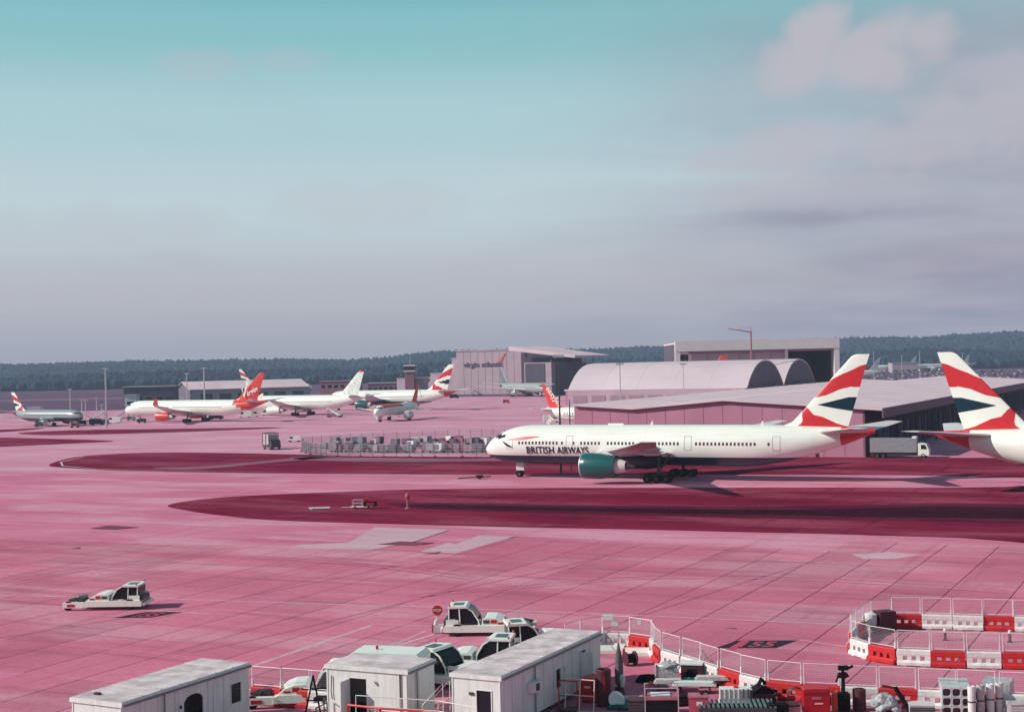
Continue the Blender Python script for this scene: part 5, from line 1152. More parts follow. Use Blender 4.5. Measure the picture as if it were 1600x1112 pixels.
rail('red tubular rail running in front of the small and long cabins', [c2p(-2.4, -1.8), c2p(-.5, -1.9), c2p(1.8, -1.7), c2p(3.8, -1.9), c2p(5.9, -2.4)], redm, (1.45,), .06)
rail('thin grey rail running along behind the red one', [c2p(-2.3, -1.2), c2p(.2, -1.05), c2p(2.2, -.9), c2p(4.6, -1.5)], wgrey, (1.8, 1.3), .025)
b = MB(); t = thing('cabin_steps', 'small deck and steps at the small cabin doorway', 'steps', c2p(-2.9, -.75), R(GRID + 2))
b.box(-.7, .7, -.6, .6, .12, .32); b.build('deck', wgrey, t)
for i in range(2): b = MB(); b.box(-.6, .6, -.9 - .3 * i, -.62 - .3 * i, .0, .22 - .1 * i); b.build('tread', wgrey, t)
# folded steel steps between the cabins
q = c2p(1.3, .6); t = thing('steel_stair', 'small rusty steel stair standing between the small and long cabins', 'steps', q, R(GRID))
for y in (-.35, .35): b = MB(); b.prism([(-.6, .2), (-.5, .2), (.6, 1.5), (.5, 1.5)], y - .03, y + .03); b.build('stringer', pinkm, t); b = MB(); b.tube([(-.6, y, .1), (-.6, y, 1.2), (.6, y, 2.4), (.6, y, .1)], .03, 5); b.build('rail', white2, t)
for i in range(5): b = MB(); x = -.5 + .22 * i; b.box(x, x + .24, -.32, .32, .3 + .25 * i, .34 + .25 * i); b.build('tread', pinkm, t)
# dark trestle stand by the half-hidden tug
q = G(505, 1122); t = thing('steel_trestle', 'black steel trestle in front of the half-hidden tug', 'trestle', (q.x, q.y, ZS), R(-10))
for x in (-.5, .7):
    b = MB(); b.tube([(x - .5, 0, 0), (x, 0, 2.2)], .05, 5); b.tube([(x + .3, .3, 0), (x, 0, 2.2)], .05, 5); b.build('leg_pair', black, t)
b = MB(); b.tube([(-.6, 0, 1.5), (1.0, 0, 1.6)], .045, 5); b.tube([(-.9, 0, .9), (1.1, 0, .9)], .04, 5); b.box(-.4, 1.1, -.3, .3, .95, 1.1); b.build('crossbar', black, t)
# ================================================================== BARRIERS
BW = 1.93
def barrier_meshes():
    out = {}
    for c, m in (('red', barred), ('white', barwht)):
        b = MB(); L2 = BW / 2 - .02
        b.prism([(-.28, .06), (-.28, .22), (-.16, .34), (.16, .34), (.28, .22), (.28, .06)], -L2, L2, axis='x')
        xs = (-L2, -.62, -.36, -.13, .13, .36, .62, L2)
        for i in range(0, 7, 2): b.box(xs[i], xs[i + 1], -.13, .13, .34, .60)
        b.prism([(-.13, .60), (-.15, .68), (-.15, .90), (-.10, .97), (.10, .97), (.15, .90), (.15, .68), (.13, .60)], -L2, L2, axis='x')
        b.box(-L2 - .07, -L2, -.1, .1, .12, .42); b.box(L2, L2 + .03, -.1, .1, .5, .85)
        for x in (-.55, .55): b.box(x - .16, x + .16, -.24, .24, 0, .06)
        out[c] = b.mesh('barrier_body', m)
    fb_ = MB(); h0, h1 = 1.06, 2.05; L2 = BW / 2 - .055
    fb_.tube([(-L2, 0, .97), (-L2, 0, h1)], .024, 5); fb_.tube([(L2, 0, .97), (L2, 0, h1)], .024, 5); fb_.tube([(-L2, 0, h1), (L2, 0, h1)], .024, 5); fb_.tube([(-L2, 0, h0), (L2, 0, h0)], .024, 5)
    out['frame'] = fb_.mesh('panel_frame', fencew)
    wb = MB()
    for i in range(1, 24): x = -L2 + 2 * L2 * i / 24; wb.tube([(x, 0, h0), (x, 0, h1)], .0028, 3, cap=False)
    for i in range(1, 10): z = h0 + (h1 - h0) * i / 10; wb.tube([(-L2, .004, z), (L2, .004, z)], .0028, 3, cap=False)
    out['wire'] = wb.mesh('wire_mesh', fencew, fix=False)
    cb_ = MB(); cb_.box(-.035, .035, -.05, .05, .97, 1.35); out['clip'] = cb_.mesh('post_socket', fencew)
    return out
BM = barrier_meshes()
def barrier(p, ang, col, label, group, panel=True):
    t = thing('fence_barrier', label, 'barrier', (p.x, p.y, ZS), ang, group)
    link('barrier_body', BM[col], t)
    if panel:
        fo = link('panel_frame', BM['frame'], t); w_ = link('wire_mesh', BM['wire'], fo); w_['kind'] = 'stuff'
        for x in (-BW / 2 + .06, BW / 2 - .06): link('post_socket', BM['clip'], t, (x, 0, 0))
    return t
def run(tops, cols, label, group, step=BW + .03, z=2.05 + ZS):
    P = [G(x, y, z) for x, y in tops]; d = 0; i = 0; k = 0; pos = P[0].copy(); out = []
    # walk along the polyline in equal steps
    cum = [0]
    for a, c in zip(P[:-1], P[1:]): cum.append(cum[-1] + (c - a).length)
    def at(s):
        s = min(max(s, 0), cum[-1])
        for j in range(len(P) - 1):
            if s <= cum[j + 1] or j == len(P) - 2: return P[j].lerp(P[j + 1], (s - cum[j]) / max(1e-6, cum[j + 1] - cum[j]))
    s = 0
    while s + step * .6 < cum[-1]:
        a, c = at(s), at(s + step); m_ = (a + c) / 2; ang = math.atan2(c.y - a.y, c.x - a.x); col = cols[k % len(cols)]
        out.append((barrier(m_ + Vector((random.gauss(0, .03), random.gauss(0, .05), 0)), ang + random.gauss(0, .022), col, label, group), col)); s += step; k += 1
    return out
ORD = 'first second third fourth fifth sixth seventh eighth ninth tenth eleventh twelfth thirteenth fourteenth fifteenth sixteenth seventeenth eighteenth nineteenth twentieth'.split()
r1 = run([(984, 964), (1015, 966), (1021, 975), (1028, 985), (1047, 991), (1072, 997.5), (1095, 1004.5), (1120, 1012), (1146, 1019), (1178, 1027.5), (1216, 1033.5), (1271, 1036.5), (1329, 1039), (1386, 1041), (1444, 1043.5), (1503, 1046), (1564, 1049), (1640, 1052)],
    ['red', 'white', 'red', 'white', 'white', 'white', 'red', 'white', 'red', 'red', 'white', 'red', 'white', 'red', 'white', 'white'], '%s water-filled barrier with mesh panel in the long curved fence beside the cluttered yard', 'barriers of the long curved fence')
r2 = run([(1620, 989.5), (1556, 988.5), (1502.5, 987.5), (1450, 986), (1400, 984), (1363, 978), (1337, 972), (1325.5, 966), (1331, 957), (1345, 946), (1358, 938.5), (1371, 933), (1416, 933), (1460, 934), (1506, 935), (1552, 936), (1625, 937.5)],
    ['red', 'white', 'red', 'white', 'red', 'white', 'red', 'white', 'red', 'white', 'red', 'red', 'white', 'white', 'red', 'white', 'red'], '%s water-filled barrier with mesh panel in the oval enclosure on the open apron', 'barriers of the oval enclosure')
r3 = run([(391, 1040), (434, 1043), (480, 1046), (525, 1049)], ['red', 'red', 'white'], '%s water-filled barrier with mesh panel between two cabins', 'barriers between the cabins')
r4 = run([(880, 975), (902, 968), (938, 961), (984, 963)], ['white', 'white', 'white'], '%s water-filled barrier with mesh panel behind the long cabin end', 'barriers behind the long cabin')
for i, (o, c) in enumerate(r1): o['label'] = '%s meshed barrier, %s along the curved fence counted from the long cabin' % (c, ORD[i])
e = min(range(len(r2)), key=lambda i: r2[i][0].location.x / r2[i][0].location.y)
for i, (o, c) in enumerate(r2):
    o['label'] = ('%s meshed barrier at the rounded end of the oval enclosure' % c) if i == e else '%s meshed barrier on the oval enclosure, %s from its rounded end on the %s side' % (c, ORD[abs(i - e) - 1], 'yard' if i < e else 'grass')
for i, (o, c) in enumerate(r3): o['label'] = '%s meshed barrier between two cabins, %s from the stained-roof cabin' % (c, ORD[i])
for i, (o, c) in enumerate(r4): o['label'] = '%s meshed barrier behind the long cabin, %s before the curved fence' % (c, ORD[len(r4) - 1 - i])
# sheets of notice paper on the panels
for px, py, w_, h_ in ((951, 972, .34, .2), (961, 983, .24, .16), (999.5, 981.5, .13, .13)):
    q = G(px, py + 28); t = thing('notice_board', 'pale notice board on the mesh panels behind the long cabin', 'notice', (q.x, q.y - .12, 1.55), R(-8), 'notice boards behind the long cabin')
    b = MB(); b.box(-w_, w_, -.015, .015, -h_, h_); b.build('board', white2, t); b = MB(); b.box(-w_ - .03, w_ + .03, .016, .03, -h_ - .03, h_ + .03); b.build('backing', steel, t)
# lying white barriers near the corner, with red ends
for px, py, lb in ((957, 1020, 'white barrier lying loose with red end caps by the long cabin'), (996, 1024, 'white barrier block lying loose below the red fence corner')):
    q = G(px, py); t = thing('loose_barrier', lb, 'barrier', (q.x, q.y, ZS), R(-5)); b = MB(); b.prism([(-.3, 0), (-.3, .2), (-.15, .45), (.15, .45), (.3, .2), (.3, 0)], -.75, .75, axis='x'); b.build('barrier_body', white, t)
    for x in (-.83, .83): b = MB(); b.box(x - .075, x + .075, -.2, .2, .05, .4); b.build('end_cap', barred, t)
# stop sign
q = G(684, 990); t = thing('stop_sign', 'red octagonal stop sign on a white post with sandbag', 'sign', (q.x, q.y, ZS))
b = MB(); b.tube([(0, 0, 0), (0, 0, 1.3)], .05, 6); b.build('post', white2, t)
b = MB(); b.prism([(.36 * math.cos(R(22.5 + 45 * i)), 1.58 + .36 * math.sin(R(22.5 + 45 * i))) for i in range(8)], -.07, -.04); sg = b.build('plate', redm, t)
b = MB(); b.prism([(.39 * math.cos(R(22.5 + 45 * i)), 1.58 + .39 * math.sin(R(22.5 + 45 * i))) for i in range(8)], -.035, -.01); b.build('rim', white2, t)
v, f = text_geo('STOP', .24); mx = max(p[0] for p in v); b = MB(); b.add([((p[0] / mx - .5) * .55, -.075, 1.50 + p[1]) for p in v], f); b.build('lettering', white, sg, fix=False)
b = MB(); b.prism([(-.38, 0), (-.30, .22), (.0, .30), (.30, .2), (.36, 0)], -.25, .25); b.build('base', white2, t); b = MB(); b.tube([(-.1, 0, .25), (-.16, 0, .6), (-.05, 0, .95)], .11, 6); b.build('sandbag', white2, t)
q = G(708, 989); t = thing('low_barrow', 'small low grey barrow with red ends beside the stop sign', 'barrow', (q.x - .6, q.y, ZS), R(3)); b = MB(); b.box(-.75, .75, -.4, .4, .12, .55); b.build('tray', wgrey, t)
for x in (-.8, .8): b = MB(); b.box(x - .04, x + .04, -.4, .4, .1, .62); b.build('end_board', redm, t)
for y in (-.42, .42): wheel_obj(t, .5, y, .16)
# inside the oval: dark trolley and wire
q = G(1352, 998); t = thing('dark_trolley', 'dark trolley with a pale drum inside the oval enclosure', 'trolley', (q.x + 1.5, q.y + 2.2, ZS), R(15)); b = MB(); b.box(-1.0, 1.0, -.55, .55, .3, .5); b.prism([(-.2, .5), (-.2, 1.35), (.95, 1.35), (1.0, .5)], -.5, .5); b.build('body', brown, t); b = MB(); b.lathe([(.5, .42), (1.2, .42), (1.3, .2)], 14, 0, Matrix.Translation((-.65, 0, 0)), 'z'); b.build('drum', white2, t)
for x in (-.7, .7):
    for y in (-.5, .5): wheel_obj(t, x, y, .2)
for px, py in ((1477, 1001), (1578, 1004)):
    q = G(px, py); t = thing('bollard_lamp', 'small dark bollard lamp inside the oval enclosure', 'bollard', (q.x, q.y, ZS), 0, 'bollard lamps in the oval enclosure'); b = MB(); b.lathe([(0, .16), (.08, .16), (.1, .09), (.55, .09)], 10, axis='z'); b.build('stem', brown, t); b = MB(); b.lathe([(.55, .11), (.72, .11), (.78, .03)], 10, axis='z'); b.build('lamp', white2, t)

# ================================================================== YARD CLUTTER
def place(name, label, cat, px, py, rz=0, group=None):
    q = G(px, py); return thing(name, label, cat, (q.x, q.y, ZS), R(rz), group)
def lump(b, n, r, c, mi=0, seed=0, sq=.8):
    rnd = random.Random(seed)
    v = [(c[0] + p[0] * r[0] * (1 + rnd.uniform(-.16, .16)), c[1] + p[1] * r[1] * (1 + rnd.uniform(-.16, .16)), max(.0, c[2] + p[2] * r[2] * (1 + rnd.uniform(-.16, .16)))) for p in ico2v]
    b.add(v, [tuple(f) for f in ico2f], mi)
t = place('waste_bin', 'orange-red lidded waste bin against the long cabin', 'bin', 925, 1096, -20)
b = MB(); b.prism([(-.42, .12), (-.52, 1.15), (.52, 1.15), (.42, .12)], -.5, .5); b.build('body', redm, t); b = MB(); b.prism([(-.56, 1.15), (-.54, 1.24), (-.1, 1.36), (.5, 1.28), (.56, 1.15)], -.55, .55); b.build('lid', orange, t); b = MB(); b.box(-.25, .1, -.53, -.515, .8, .92); b.build('sticker', white2, t)
for x in (-.3, .3):
    for y in (-.4, .4): wheel_obj(t, x, y, .12)
t = place('steel_casing', 'tall dark maroon steel casing standing with a round white lid leaning on it', 'casing', 944, 1103)
b = MB(); b.lathe([(0, .36), (.06, .40), (1.9, .40), (1.95, .36), (1.92, .30), (.3, .30)], 20, axis='z'); b.build('tube', brown, t); b = MB(); b.lathe([(0, .46), (.05, .46)], 20, 0, Matrix.Translation((.62, -.55, .42)) @ Matrix.Rotation(R(62), 4, 'X') @ Matrix.Rotation(R(20), 4, 'Y'), 'z'); b.build('lid', white2, t)
b = MB(); b.box(-.05, .05, -.43, -.41, .9, 1.6); b.build('label_strip', redm, t)
t = place('furled_awning', 'grey furled awning on a thin pole in the yard', 'awning', 968, 1087)
b = MB(); b.tube([(0, 0, 0), (0, 0, 3.3)], .035, 6); b.build('pole', steel, t); b = MB(); b.lathe([(.45, .05), (.7, .22), (1.3, .24), (1.9, .22), (2.4, .13), (2.8, .05), (2.95, .01)], 11, axis='z'); b.build('furled_cloth', mat('awning_grey', (.13, .11, .13), .8, var=.4, scale=4), t); b = MB(); b.lathe([(.0, .3), (.1, .3), (.45, .24), (.5, .05)], 12, axis='z'); b.build('base', brown, t); b = MB(); b.lathe([(.5, .10), (.9, .17), (1.1, .16), (1.2, .05)], 10, 0, Matrix.Translation((.16, -.2, 0)), 'z'); b.build('cord_bag', white2, t)
t = place('timber_frames', 'flat stack of grey timber frames on the ground in the yard', 'timber', 990, 1097, -8)
for i in range(3): b = MB(); b.box(-1.0 + .1 * i, 1.0 - .05 * i, -.4, .4, .1 * i, .1 * i + .07); b.build('frame_board', timber, t)
t = place('green_netting', 'crumpled dark green netting on the ground by the steel casing', 'netting', 985, 1108); b = MB()
for i in range(7): lump(b, 2, (.34, .3, .16), (-.9 + .3 * i, random.uniform(-.15, .15), .1), 0, i)
b.build('netting', green, t)
t = place('wrapped_pallet', 'pallet of goods under grey stretch film beside the red barrier', 'pallet', 1043, 1070, -6)
b = MB(); b.box(-.62, .62, -.5, .5, 0, .14); b.build('pallet', timber, t); b = MB()
for i in range(3):
    for j in range(2): b.box(-.6 + .4 * i, -.22 + .4 * i, -.46 + .46 * j, -.02 + .46 * j, .14, 1.0 + .12 * ((i + j) % 2))
b.build('cartons', film, t); b = MB(); lump(b, 2, (.66, .54, .22), (0, 0, 1.08), 0, 5); b.build('film_top', film, t); b = MB(); b.box(-.70, -.635, -.5, .2, .05, 1.15); b.build('corner_board', white2, t)
t = place('generator_box', 'dark maroon generator box with a white lid beside the fence', 'generator', 1083, 1063, -14)
b = MB(); b.prism([(-.62, .1), (-.62, .95), (.5, .95), (.62, .8), (.62, .1)], -.5, .5); b.build('housing', brown, t); b = MB(); b.box(-.7, .6, -.56, .56, .955, 1.02); b.build('lid', white2, t); b = MB(); b.box(-.3, .3, -.52, -.505, .3, .75); b.build('grille', black, t); b = MB(); b.box(-.5, .5, -.4, .4, 0, .1); b.build('skid', black, t)
t = place('green_tarpaulin', 'bunched green tarpaulin in front of the generator box', 'tarpaulin', 1078, 1072); b = MB()
for i in range(5): lump(b, 2, (.3, .3, .3), (-.5 + .25 * i, random.uniform(-.1, .1), .18), 0, 20 + i)
b.build('tarpaulin', green, t)
for px, py, L_, rz, m, lb in ((1085, 1083, 2.4, -8, white2, 'long pale boards laid across trestles in the yard'), (1113, 1074, 1.9, -4, timber, 'grey boards stacked against the fence barriers'), (1046, 1079, 1.7, -4, timber, 'short pale boards laid beside the wrapped pallet')):
    t = place('board_stack', lb, 'boards', px, py, rz)
    for i in range(3): b = MB(); b.box(-L_ / 2 + .06 * i, L_ / 2 - .1 * i, -.32 + .04 * i, .3, .42 + .07 * i, .48 + .07 * i); b.build('board', m, t)
    for x in (-L_ * .35, L_ * .35): b = MB(); b.box(x - .06, x + .06, -.3, .3, 0, .42); b.build('trestle', brown, t)
t = place('steel_cart', 'rose-coloured steel cart with a pale top and dark underside', 'cart', 1034, 1116, -4)
b = MB(); b.box(-.85, .85, -.6, .6, .85, 1.0); b.build('top', pinkm, t); b = MB(); b.box(-.55, .45, -.42, .4, 1.0, 1.05); b.build('pale_tray', white2, t); b = MB(); b.box(-.8, .8, -.58, .58, .25, .8); b.build('underbox', black, t)
for x in (-.85, .85):
    for y in (-.58, .58): b = MB(); b.tube([(x, y, .1), (x, y, 1.45)], .03, 5); b.build('post', steel, t)
b = MB(); b.tube([(-.85, -.58, 1.45), (.85, -.58, 1.45)], .03, 5); b.tube([(-.85, .58, 1.45), (.85, .58, 1.45)], .03, 5); b.build('rail', steel, t)
b = MB(); b.tube([(-.9, -.3, 1.0), (-.7, -.2, 1.5), (-.45, -.1, 1.65)], .11, 6); b.build('hose', brown, t)
for x in (-.6, .6):
    for y in (-.5, .5): wheel_obj(t, x, y, .14)
t = place('tool_box', 'small rose-red tool box with a pale sticker in front of the barred platform', 'tool box', 1092, 1117, -8); b = MB(); b.box(-.5, .5, -.4, .4, .05, .95); b.build('body', mat('rose_red', (.42, .07, .11), .5), t); b = MB(); b.box(-.54, .54, -.44, .44, .95, 1.03); b.build('lid', pinkm, t); b = MB(); b.box(-.1, .2, -.42, -.405, .55, .75); b.build('sticker', white2, t); b = MB(); b.tube([(.1, 0, 1.05), (.35, 0, 1.2), (.6, 0, 1.1)], .07, 6); b.build('hose', black, t)
t = place('caged_tank', 'white caged liquid tank standing by the curved fence', 'tank', 1150, 1098, -4); b = MB(); b.box(-.85, .85, -.4, .4, .12, .78); b.build('tank', white2, t)
for i in range(8): b = MB(); x = -.85 + .243 * i; b.tube([(x, -.43, .1), (x, -.43, .82)], .03, 5); b.build('cage_bar', dkgrey if i > 4 else white2, t)
b = MB(); b.box(-.9, .9, -.45, .45, .0, .12); b.build('pallet', timber, t); b = MB(); b.lathe([(.78, .12), (.86, .12)], 12, axis='z'); b.build('cap', redm, t)
t = place('barred_platform', 'flat green-grey platform of parallel bars in the yard foreground', 'platform', 1150, 1116, -4); b = MB(); b.box(-1.9, 1.9, -.05, .05, .0, .55); b.build('rear_beam', dkgrey, t)
for i in range(17): b = MB(); x = -1.9 + .237 * i; b.box(x - .06, x + .06, -1.1, .6, .56, .64); b.build('bar', grating, t)
b = MB(); b.box(-1.95, 1.95, -1.12, -1.0, .0, .555); b.build('front_beam', dkgrey, t)
t = place('black_compressor', 'black compressor with a maroon guard beside the caged tank', 'compressor', 1190, 1100, 10); b = MB(); b.prism([(-.6, .2), (-.6, .7), (-.1, 1.0), (.5, .8), (.7, .2)], -.4, .4); b.build('body', black, t); b = MB(); b.tube([(-.2, 0, .9), (0, -.1, 1.35), (.2, 0, 1.05)], .12, 7); b.build('air_horn', black, t); b = MB(); b.box(-.5, .4, -.45, -.41, .3, .6); b.build('guard', brown, t)
for x in (-.5, .5):
    for y in (-.36, .36): wheel_obj(t, x, y, .2)
t = place('wire_coil', 'loose coil of grey wire standing against the fence barriers', 'coil', 1245, 1103)
for i in range(6):
    b = MB(); rr = .42 + .03 * math.sin(i * 2.1); b.tube([(rr * math.cos(R(a)), .06 * i + .05 * math.sin(R(a * 2 + i * 40)), .5 + rr * math.sin(R(a))) for a in range(0, 361, 18)], .013, 4); b.build('loop', dkgrey, t)
t = place('red_tool_chest', 'tall bright red tool chest with printed labels by the wire coil', 'tool chest', 1275, 1117, -2); b = MB(); b.box(-.66, .66, -.4, .4, .12, 1.22); b.build('body', mat('chest_red', (.42, .010, .018), .4), t); b = MB(); b.prism([(-.68, 1.22), (-.68, 1.33), (-.6, 1.39), (.6, 1.39), (.68, 1.33), (.68, 1.22)], -.43, .43); b.build('lid', MATS['chest_red'], t)
b = MB(); b.box(-.25, .22, -.42, -.405, .86, .99); b.build('label_plate', pinkm, t); b = MB(); b.box(-.12, .30, -.42, -.405, .62, .68); b.build('label_plate', white2, t); b = MB(); b.box(-.665, .665, -.412, -.402, 1.08, 1.10); b.build('drawer_line', brown, t); b = MB(); b.lathe([(.66, .30), (.74, .30)], 16, 0, Matrix.Translation((0, 0, .72)), 'x'); b.build('hose_reel', black, t)
for x in (-.5, .5):
    for y in (-.3, .3): wheel_obj(t, x, y, .12)
t = place('drill_mast', 'black drilling mast with a cross head behind an orange cover', 'drill', 1318, 1112); b = MB(); b.box(-.34, .30, -.3, .3, .1, .95); b.build('base_block', black, t); b = MB(); b.tube([(0, 0, .9), (.02, 0, 1.7), (0, 0, 2.2)], [.12, .09, .07], 8); b.build('mast', black, t)
b = MB(); b.box(-.22, .28, -.12, .12, 2.12, 2.34); b.tube([(.25, 0, 2.2), (.55, 0, 2.32)], .07, 6); b.prism([(-.3, 1.75), (-.2, 1.98), (.2, 2.0), (.33, 1.82), (.1, 1.7)], -.12, .12); b.tube([(-.22, 0, 1.8), (-.36, 0, 1.52)], .05, 6); b.build('cross_head', black, t)
b = MB(); b.prism([(-.62, .1), (-.62, .95), (-.38, 1.12), (-.36, .1)], -.36, -.1); b.build('orange_cover', orange, t)
t = place('maroon_drum', 'dark maroon drum standing beside the drilling mast', 'drum', 1343, 1110); b = MB(); b.lathe([(0, .30), (.03, .34), (.35, .34), (.37, .36), (.39, .34), (.72, .34), (.74, .36), (.76, .34), (1.08, .34), (1.1, .30)], 18, axis='z'); b.build('shell', brown, t); b = MB(); b.lathe([(1.1, .06), (1.14, .06)], 10, 0, Matrix.Translation((.15, 0, 0)), 'z'); b.build('bung', black, t)
t = place('plastic_sheeting', 'crumpled heap of grey plastic sheeting in the yard', 'sheeting', 1383, 1112); b = MB()
for i in range(12): lump(b, 2, (random.uniform(.2, .42), .3, random.uniform(.18, .4)), (random.uniform(-.5, .55), random.uniform(-.3, .3), random.uniform(.15, .75)), 0, 60 + i)
b.build('sheeting', mat('sheet_grey', (.36, .38, .40), .35, var=.6, scale=4, bump=.6), t)
t = place('leaning_beam', 'black beam leaning over the plastic sheeting', 'beam', 1411, 1116); b = MB(); b.tube([(.35, -.2, .05), (-.35, .1, 1.35)], .12, 4); b.build('beam', black, t); b = MB(); b.tube([(-.35, .1, 1.3), (-1.0, .1, 1.42)], .07, 5); b.build('cross_arm', brown, t)
# block of ducts with round-cornered openings
t = place('duct_block', 'pale block of square ducts with six dark openings', 'duct', 1496, 1120, GRID + 14)
CW = .47
for i in range(3):
    for j in range(3):
        x0, z0 = -.72 + CW * i, .02 + CW * j; b = MB(); o_ = .04; L_ = 2.4
        ou = [(x0, z0), (x0 + CW - .01, z0), (x0 + CW - .01, z0 + CW - .01), (x0, z0 + CW - .01)]
        inn = []
        for cx_, cz_, a0 in ((x0 + CW - .01 - o_ - .1, z0 + CW - .01 - o_ - .1, 0), (x0 + o_ + .1, z0 + CW - .01 - o_ - .1, 90), (x0 + o_ + .1, z0 + o_ + .1, 180), (x0 + CW - .01 - o_ - .1, z0 + o_ + .1, 270)):
            for a in (0, 45, 90): inn.append((cx_ + .1 * math.cos(R(a0 + a)), cz_ + .1 * math.sin(R(a0 + a))))
        oo = [ou[2], ou[3], ou[0], ou[1]]
        n_ = 12; vs = []
        for y in (0, L_): vs += [(oo[q // 3][0], y, oo[q // 3][1]) if q % 3 == 1 else ((oo[q // 3][0], y, inn[q][1]) if ((q % 3 == 0) == (q // 3 % 2 == 0)) else (inn[q][0], y, oo[q // 3][1])) for q in range(12)] + [(a, y, c) for a, c in inn]
        fs = []
        for q in range(12):
            r_ = (q + 1) % 12; fs += [(q, r_, 12 + r_, 12 + q), (24 + q, 24 + r_, 36 + r_, 36 + q), (q, 24 + q, 24 + r_, r_), (12 + q, 12 + r_, 36 + r_, 36 + q)]
        b.add(vs, fs); dd = b.build('duct', mat('duct_pale', (.46, .47, .48), .55, var=.2, scale=3), t); b = MB(); b.box(x0 + .06, x0 + CW - .07, .5, .52, z0 + .06, z0 + CW - .07); b.build('duct_plug', pinkm, dd)
for i, (px, lb) in enumerate(((1519, 0), (1533, 0), (1548, 0), (1562, 0))):
    t = place('felt_roll', ['white roll of roofing felt standing against the duct block', 'wrinkled grey roll of roofing felt standing between two white rolls', 'white roll of roofing felt between the two grey rolls', 'plain grey roll of roofing felt at the end of the row'][i], 'roll', px, 1121 - i * 2, 0, 'rolls of felt by the duct block'); b = MB(); b.lathe([(0, .19), (1.55, .20), (1.56, .13), (1.45, .12)], 14, axis='z'); b.build('roll', [white2, film, white2, wgrey][i], t); b = MB(); b.lathe([(.75, .203), (.82, .203)], 14, axis='z'); b.build('strap', dkgrey, t)
t = place('film_stack', 'grey film-wrapped stack behind the rolls of felt', 'stack', 1560, 1108, GRID); b = MB(); b.box(-.8, .6, -.2, 1.4, .1, 1.35); b.build('stack', film, t); b = MB(); b.box(-.85, .65, -.25, 1.45, 0, .1); b.build('pallet', timber, t)
t = place('dark_machine', 'low black pump set in front of the long curved fence', 'pump', 1215, 1121, 5); b = MB(); b.box(-.5, .5, -.3, .3, .1, .7); b.build('body', black, t); b = MB(); b.tube([(-.2, 0, .7), (-.2, 0, 1.1), (.2, 0, 1.15)], .09, 7); b.build('outlet', black, t)
t = place('red_gantry', 'thin red steel trolley frame beside the long cabin wall', 'trolley', 888, 1112, -20)
for x in (-.5, .5): b = MB(); b.tube([(x, 0, 0), (x, 0, 1.6)], .04, 5); b.build('upright', redm, t)
b = MB(); b.tube([(-.5, 0, 1.6), (.5, 0, 1.6)], .04, 5); b.tube([(-.5, 0, .8), (.5, 0, .8)], .03, 5); b.build('crossbar', redm, t)
b = MB(); b.box(-.55, .55, -.35, .35, .12, .2); b.build('deck', dkgrey, t)

def crate(name, label, cat, px, py, L_, Wd, H_, m, lidm, rz=0, slats=4):
    t = place(name, label, cat, px, py, rz)
    b = MB(); b.box(-L_ / 2, L_ / 2, -Wd / 2, Wd / 2, .1, H_); b.build('box', m, t)
    for i in range(slats): b = MB(); z = .16 + (H_ - .2) * i / slats; b.box(-L_ / 2 - .02, L_ / 2 + .02, -Wd / 2 - .03, -Wd / 2 - .003, z, z + (H_ - .2) / slats * .7); b.build('slat', lidm, t)
    for x in (-L_ * .38, L_ * .38): b = MB(); b.box(x - .06, x + .06, -Wd / 2, Wd / 2, 0, .1); b.build('runner', dkgrey, t)
    b = MB(); b.box(-L_ / 2 - .03, L_ / 2 + .03, -Wd / 2 - .03, Wd / 2 + .03, H_, H_ + .04); b.build('lid', m, t)
crate('dark_crate', 'dark slatted crate beside the rose steel cart', 'crate', 1003, 1116, 1.3, .9, .75, brown, dkgrey, -6)
crate('dark_crate', 'low black crate between the tool box and the boards', 'crate', 1070, 1102, 1.1, .7, .5, black, brown, 8)
crate('dark_crate', 'maroon slatted crate in front of the curved fence by the pump set', 'crate', 1232, 1119, 1.0, .8, .6, brown, pinkm, 4)
crate('grey_crate', 'grey slatted crate between the sheeting and the duct block', 'crate', 1440, 1119, 1.2, .9, .6, wgrey, dkgrey, -10)
crate('grey_crate', 'pale grey crate at the end of the yard past the felt rolls', 'crate', 1592, 1121, 1.0, .9, .7, film, wgrey, -4)
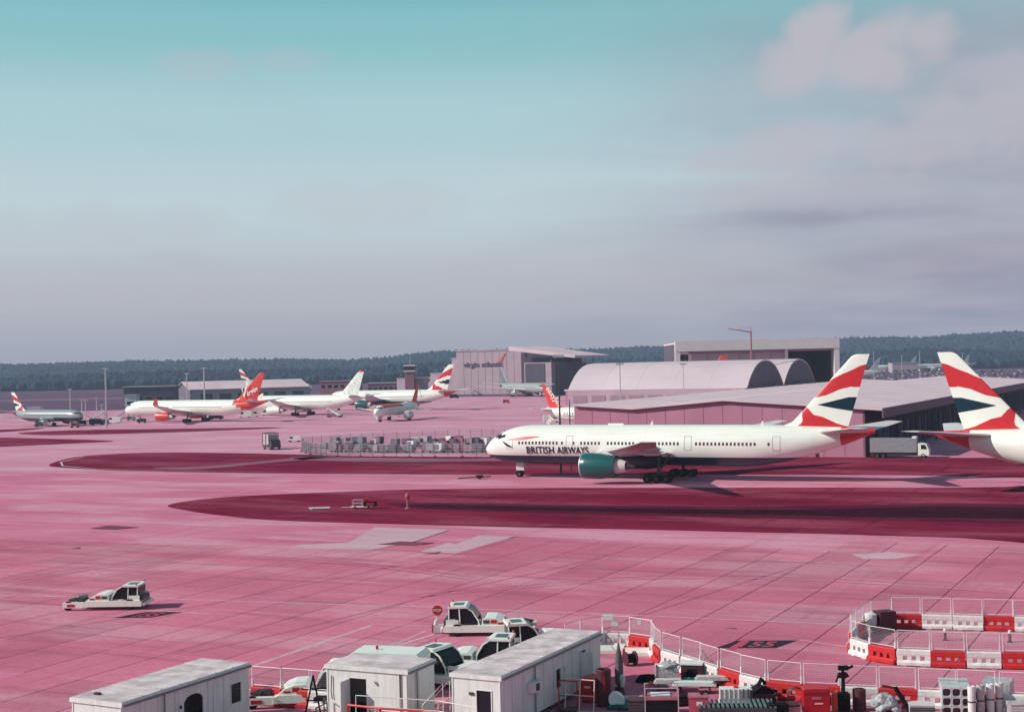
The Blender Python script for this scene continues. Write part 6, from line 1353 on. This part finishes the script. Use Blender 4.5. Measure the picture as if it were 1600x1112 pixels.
t = place('hose_pile', 'pile of black hoses on the ground beside the wrapped pallet', 'hose', 1012, 1066)
for i in range(4): b = MB(); rr = .55 - .06 * i; b.tube([(rr * math.cos(R(a)) * 1.2, rr * math.sin(R(a)) * .7, .07 + .09 * i) for a in range(0, 361, 20)], .06, 6); b.build('hose_turn', black, t)
t = place('bagged_rubble', 'row of black rubble bags behind the barred platform', 'bags', 1205, 1092)
for i in range(4): b = MB(); lump(b, 2, (.3, .28, .3), (-.75 + .5 * i, .1 * (i % 2), .22), 0, 90 + i); b.build('bag', black, t)
t = place('cable_drum', 'small dark cable drum lying beside the loose white barrier', 'cable drum', 985, 1040, 20)
for x in (-.3, .3): b = MB(); b.lathe([(x - .04, .42), (x + .04, .42)], 16, 0, Matrix.Translation((0, 0, .42))); b.build('flange', brown, t)
b = MB(); b.lathe([(-.26, .28), (.26, .28)], 14, 0, Matrix.Translation((0, 0, .42))); b.build('core', black, t)
t = place('yard_gate', 'leaning grey steel gate frame beside the steel casing', 'gate', 905, 1115, -25)
for x in (-.8, 0, .8): b = MB(); b.tube([(x, 0, .05), (x, .25, 1.7)], .03, 5); b.build('upright', wgrey, t)
for z in (.1, .9, 1.7): b = MB(); b.tube([(-.8, .25 * z / 1.7, z), (.8, .25 * z / 1.7, z)], .03, 5); b.build('bar', wgrey, t)

# ------------------------------------------------------------------ haze: the air over the whole field
hb = MB(); hb.box(-3650, 3650, -150, 4050, -1.2, 120); hz_ = hb.build('haze', [])
stuff(hz_); tag(hz_, 'thin pale haze lying over the whole airfield', 'haze')
hm = bpy.data.materials.new('haze_air'); hm.use_nodes = True; ht = hm.node_tree; ht.nodes.clear()
ho = N(ht, 'ShaderNodeOutputMaterial'); pv = N(ht, 'ShaderNodeVolumePrincipled'); pv.inputs['Color'].default_value = (0.62, 0.74, 1.0, 1); pv.inputs['Density'].default_value = 0.00015; pv.inputs['Anisotropy'].default_value = 0.0
lk(ht, pv.outputs[0], ho.inputs['Volume']); hz_.data.materials.clear(); hz_.data.materials.append(hm)
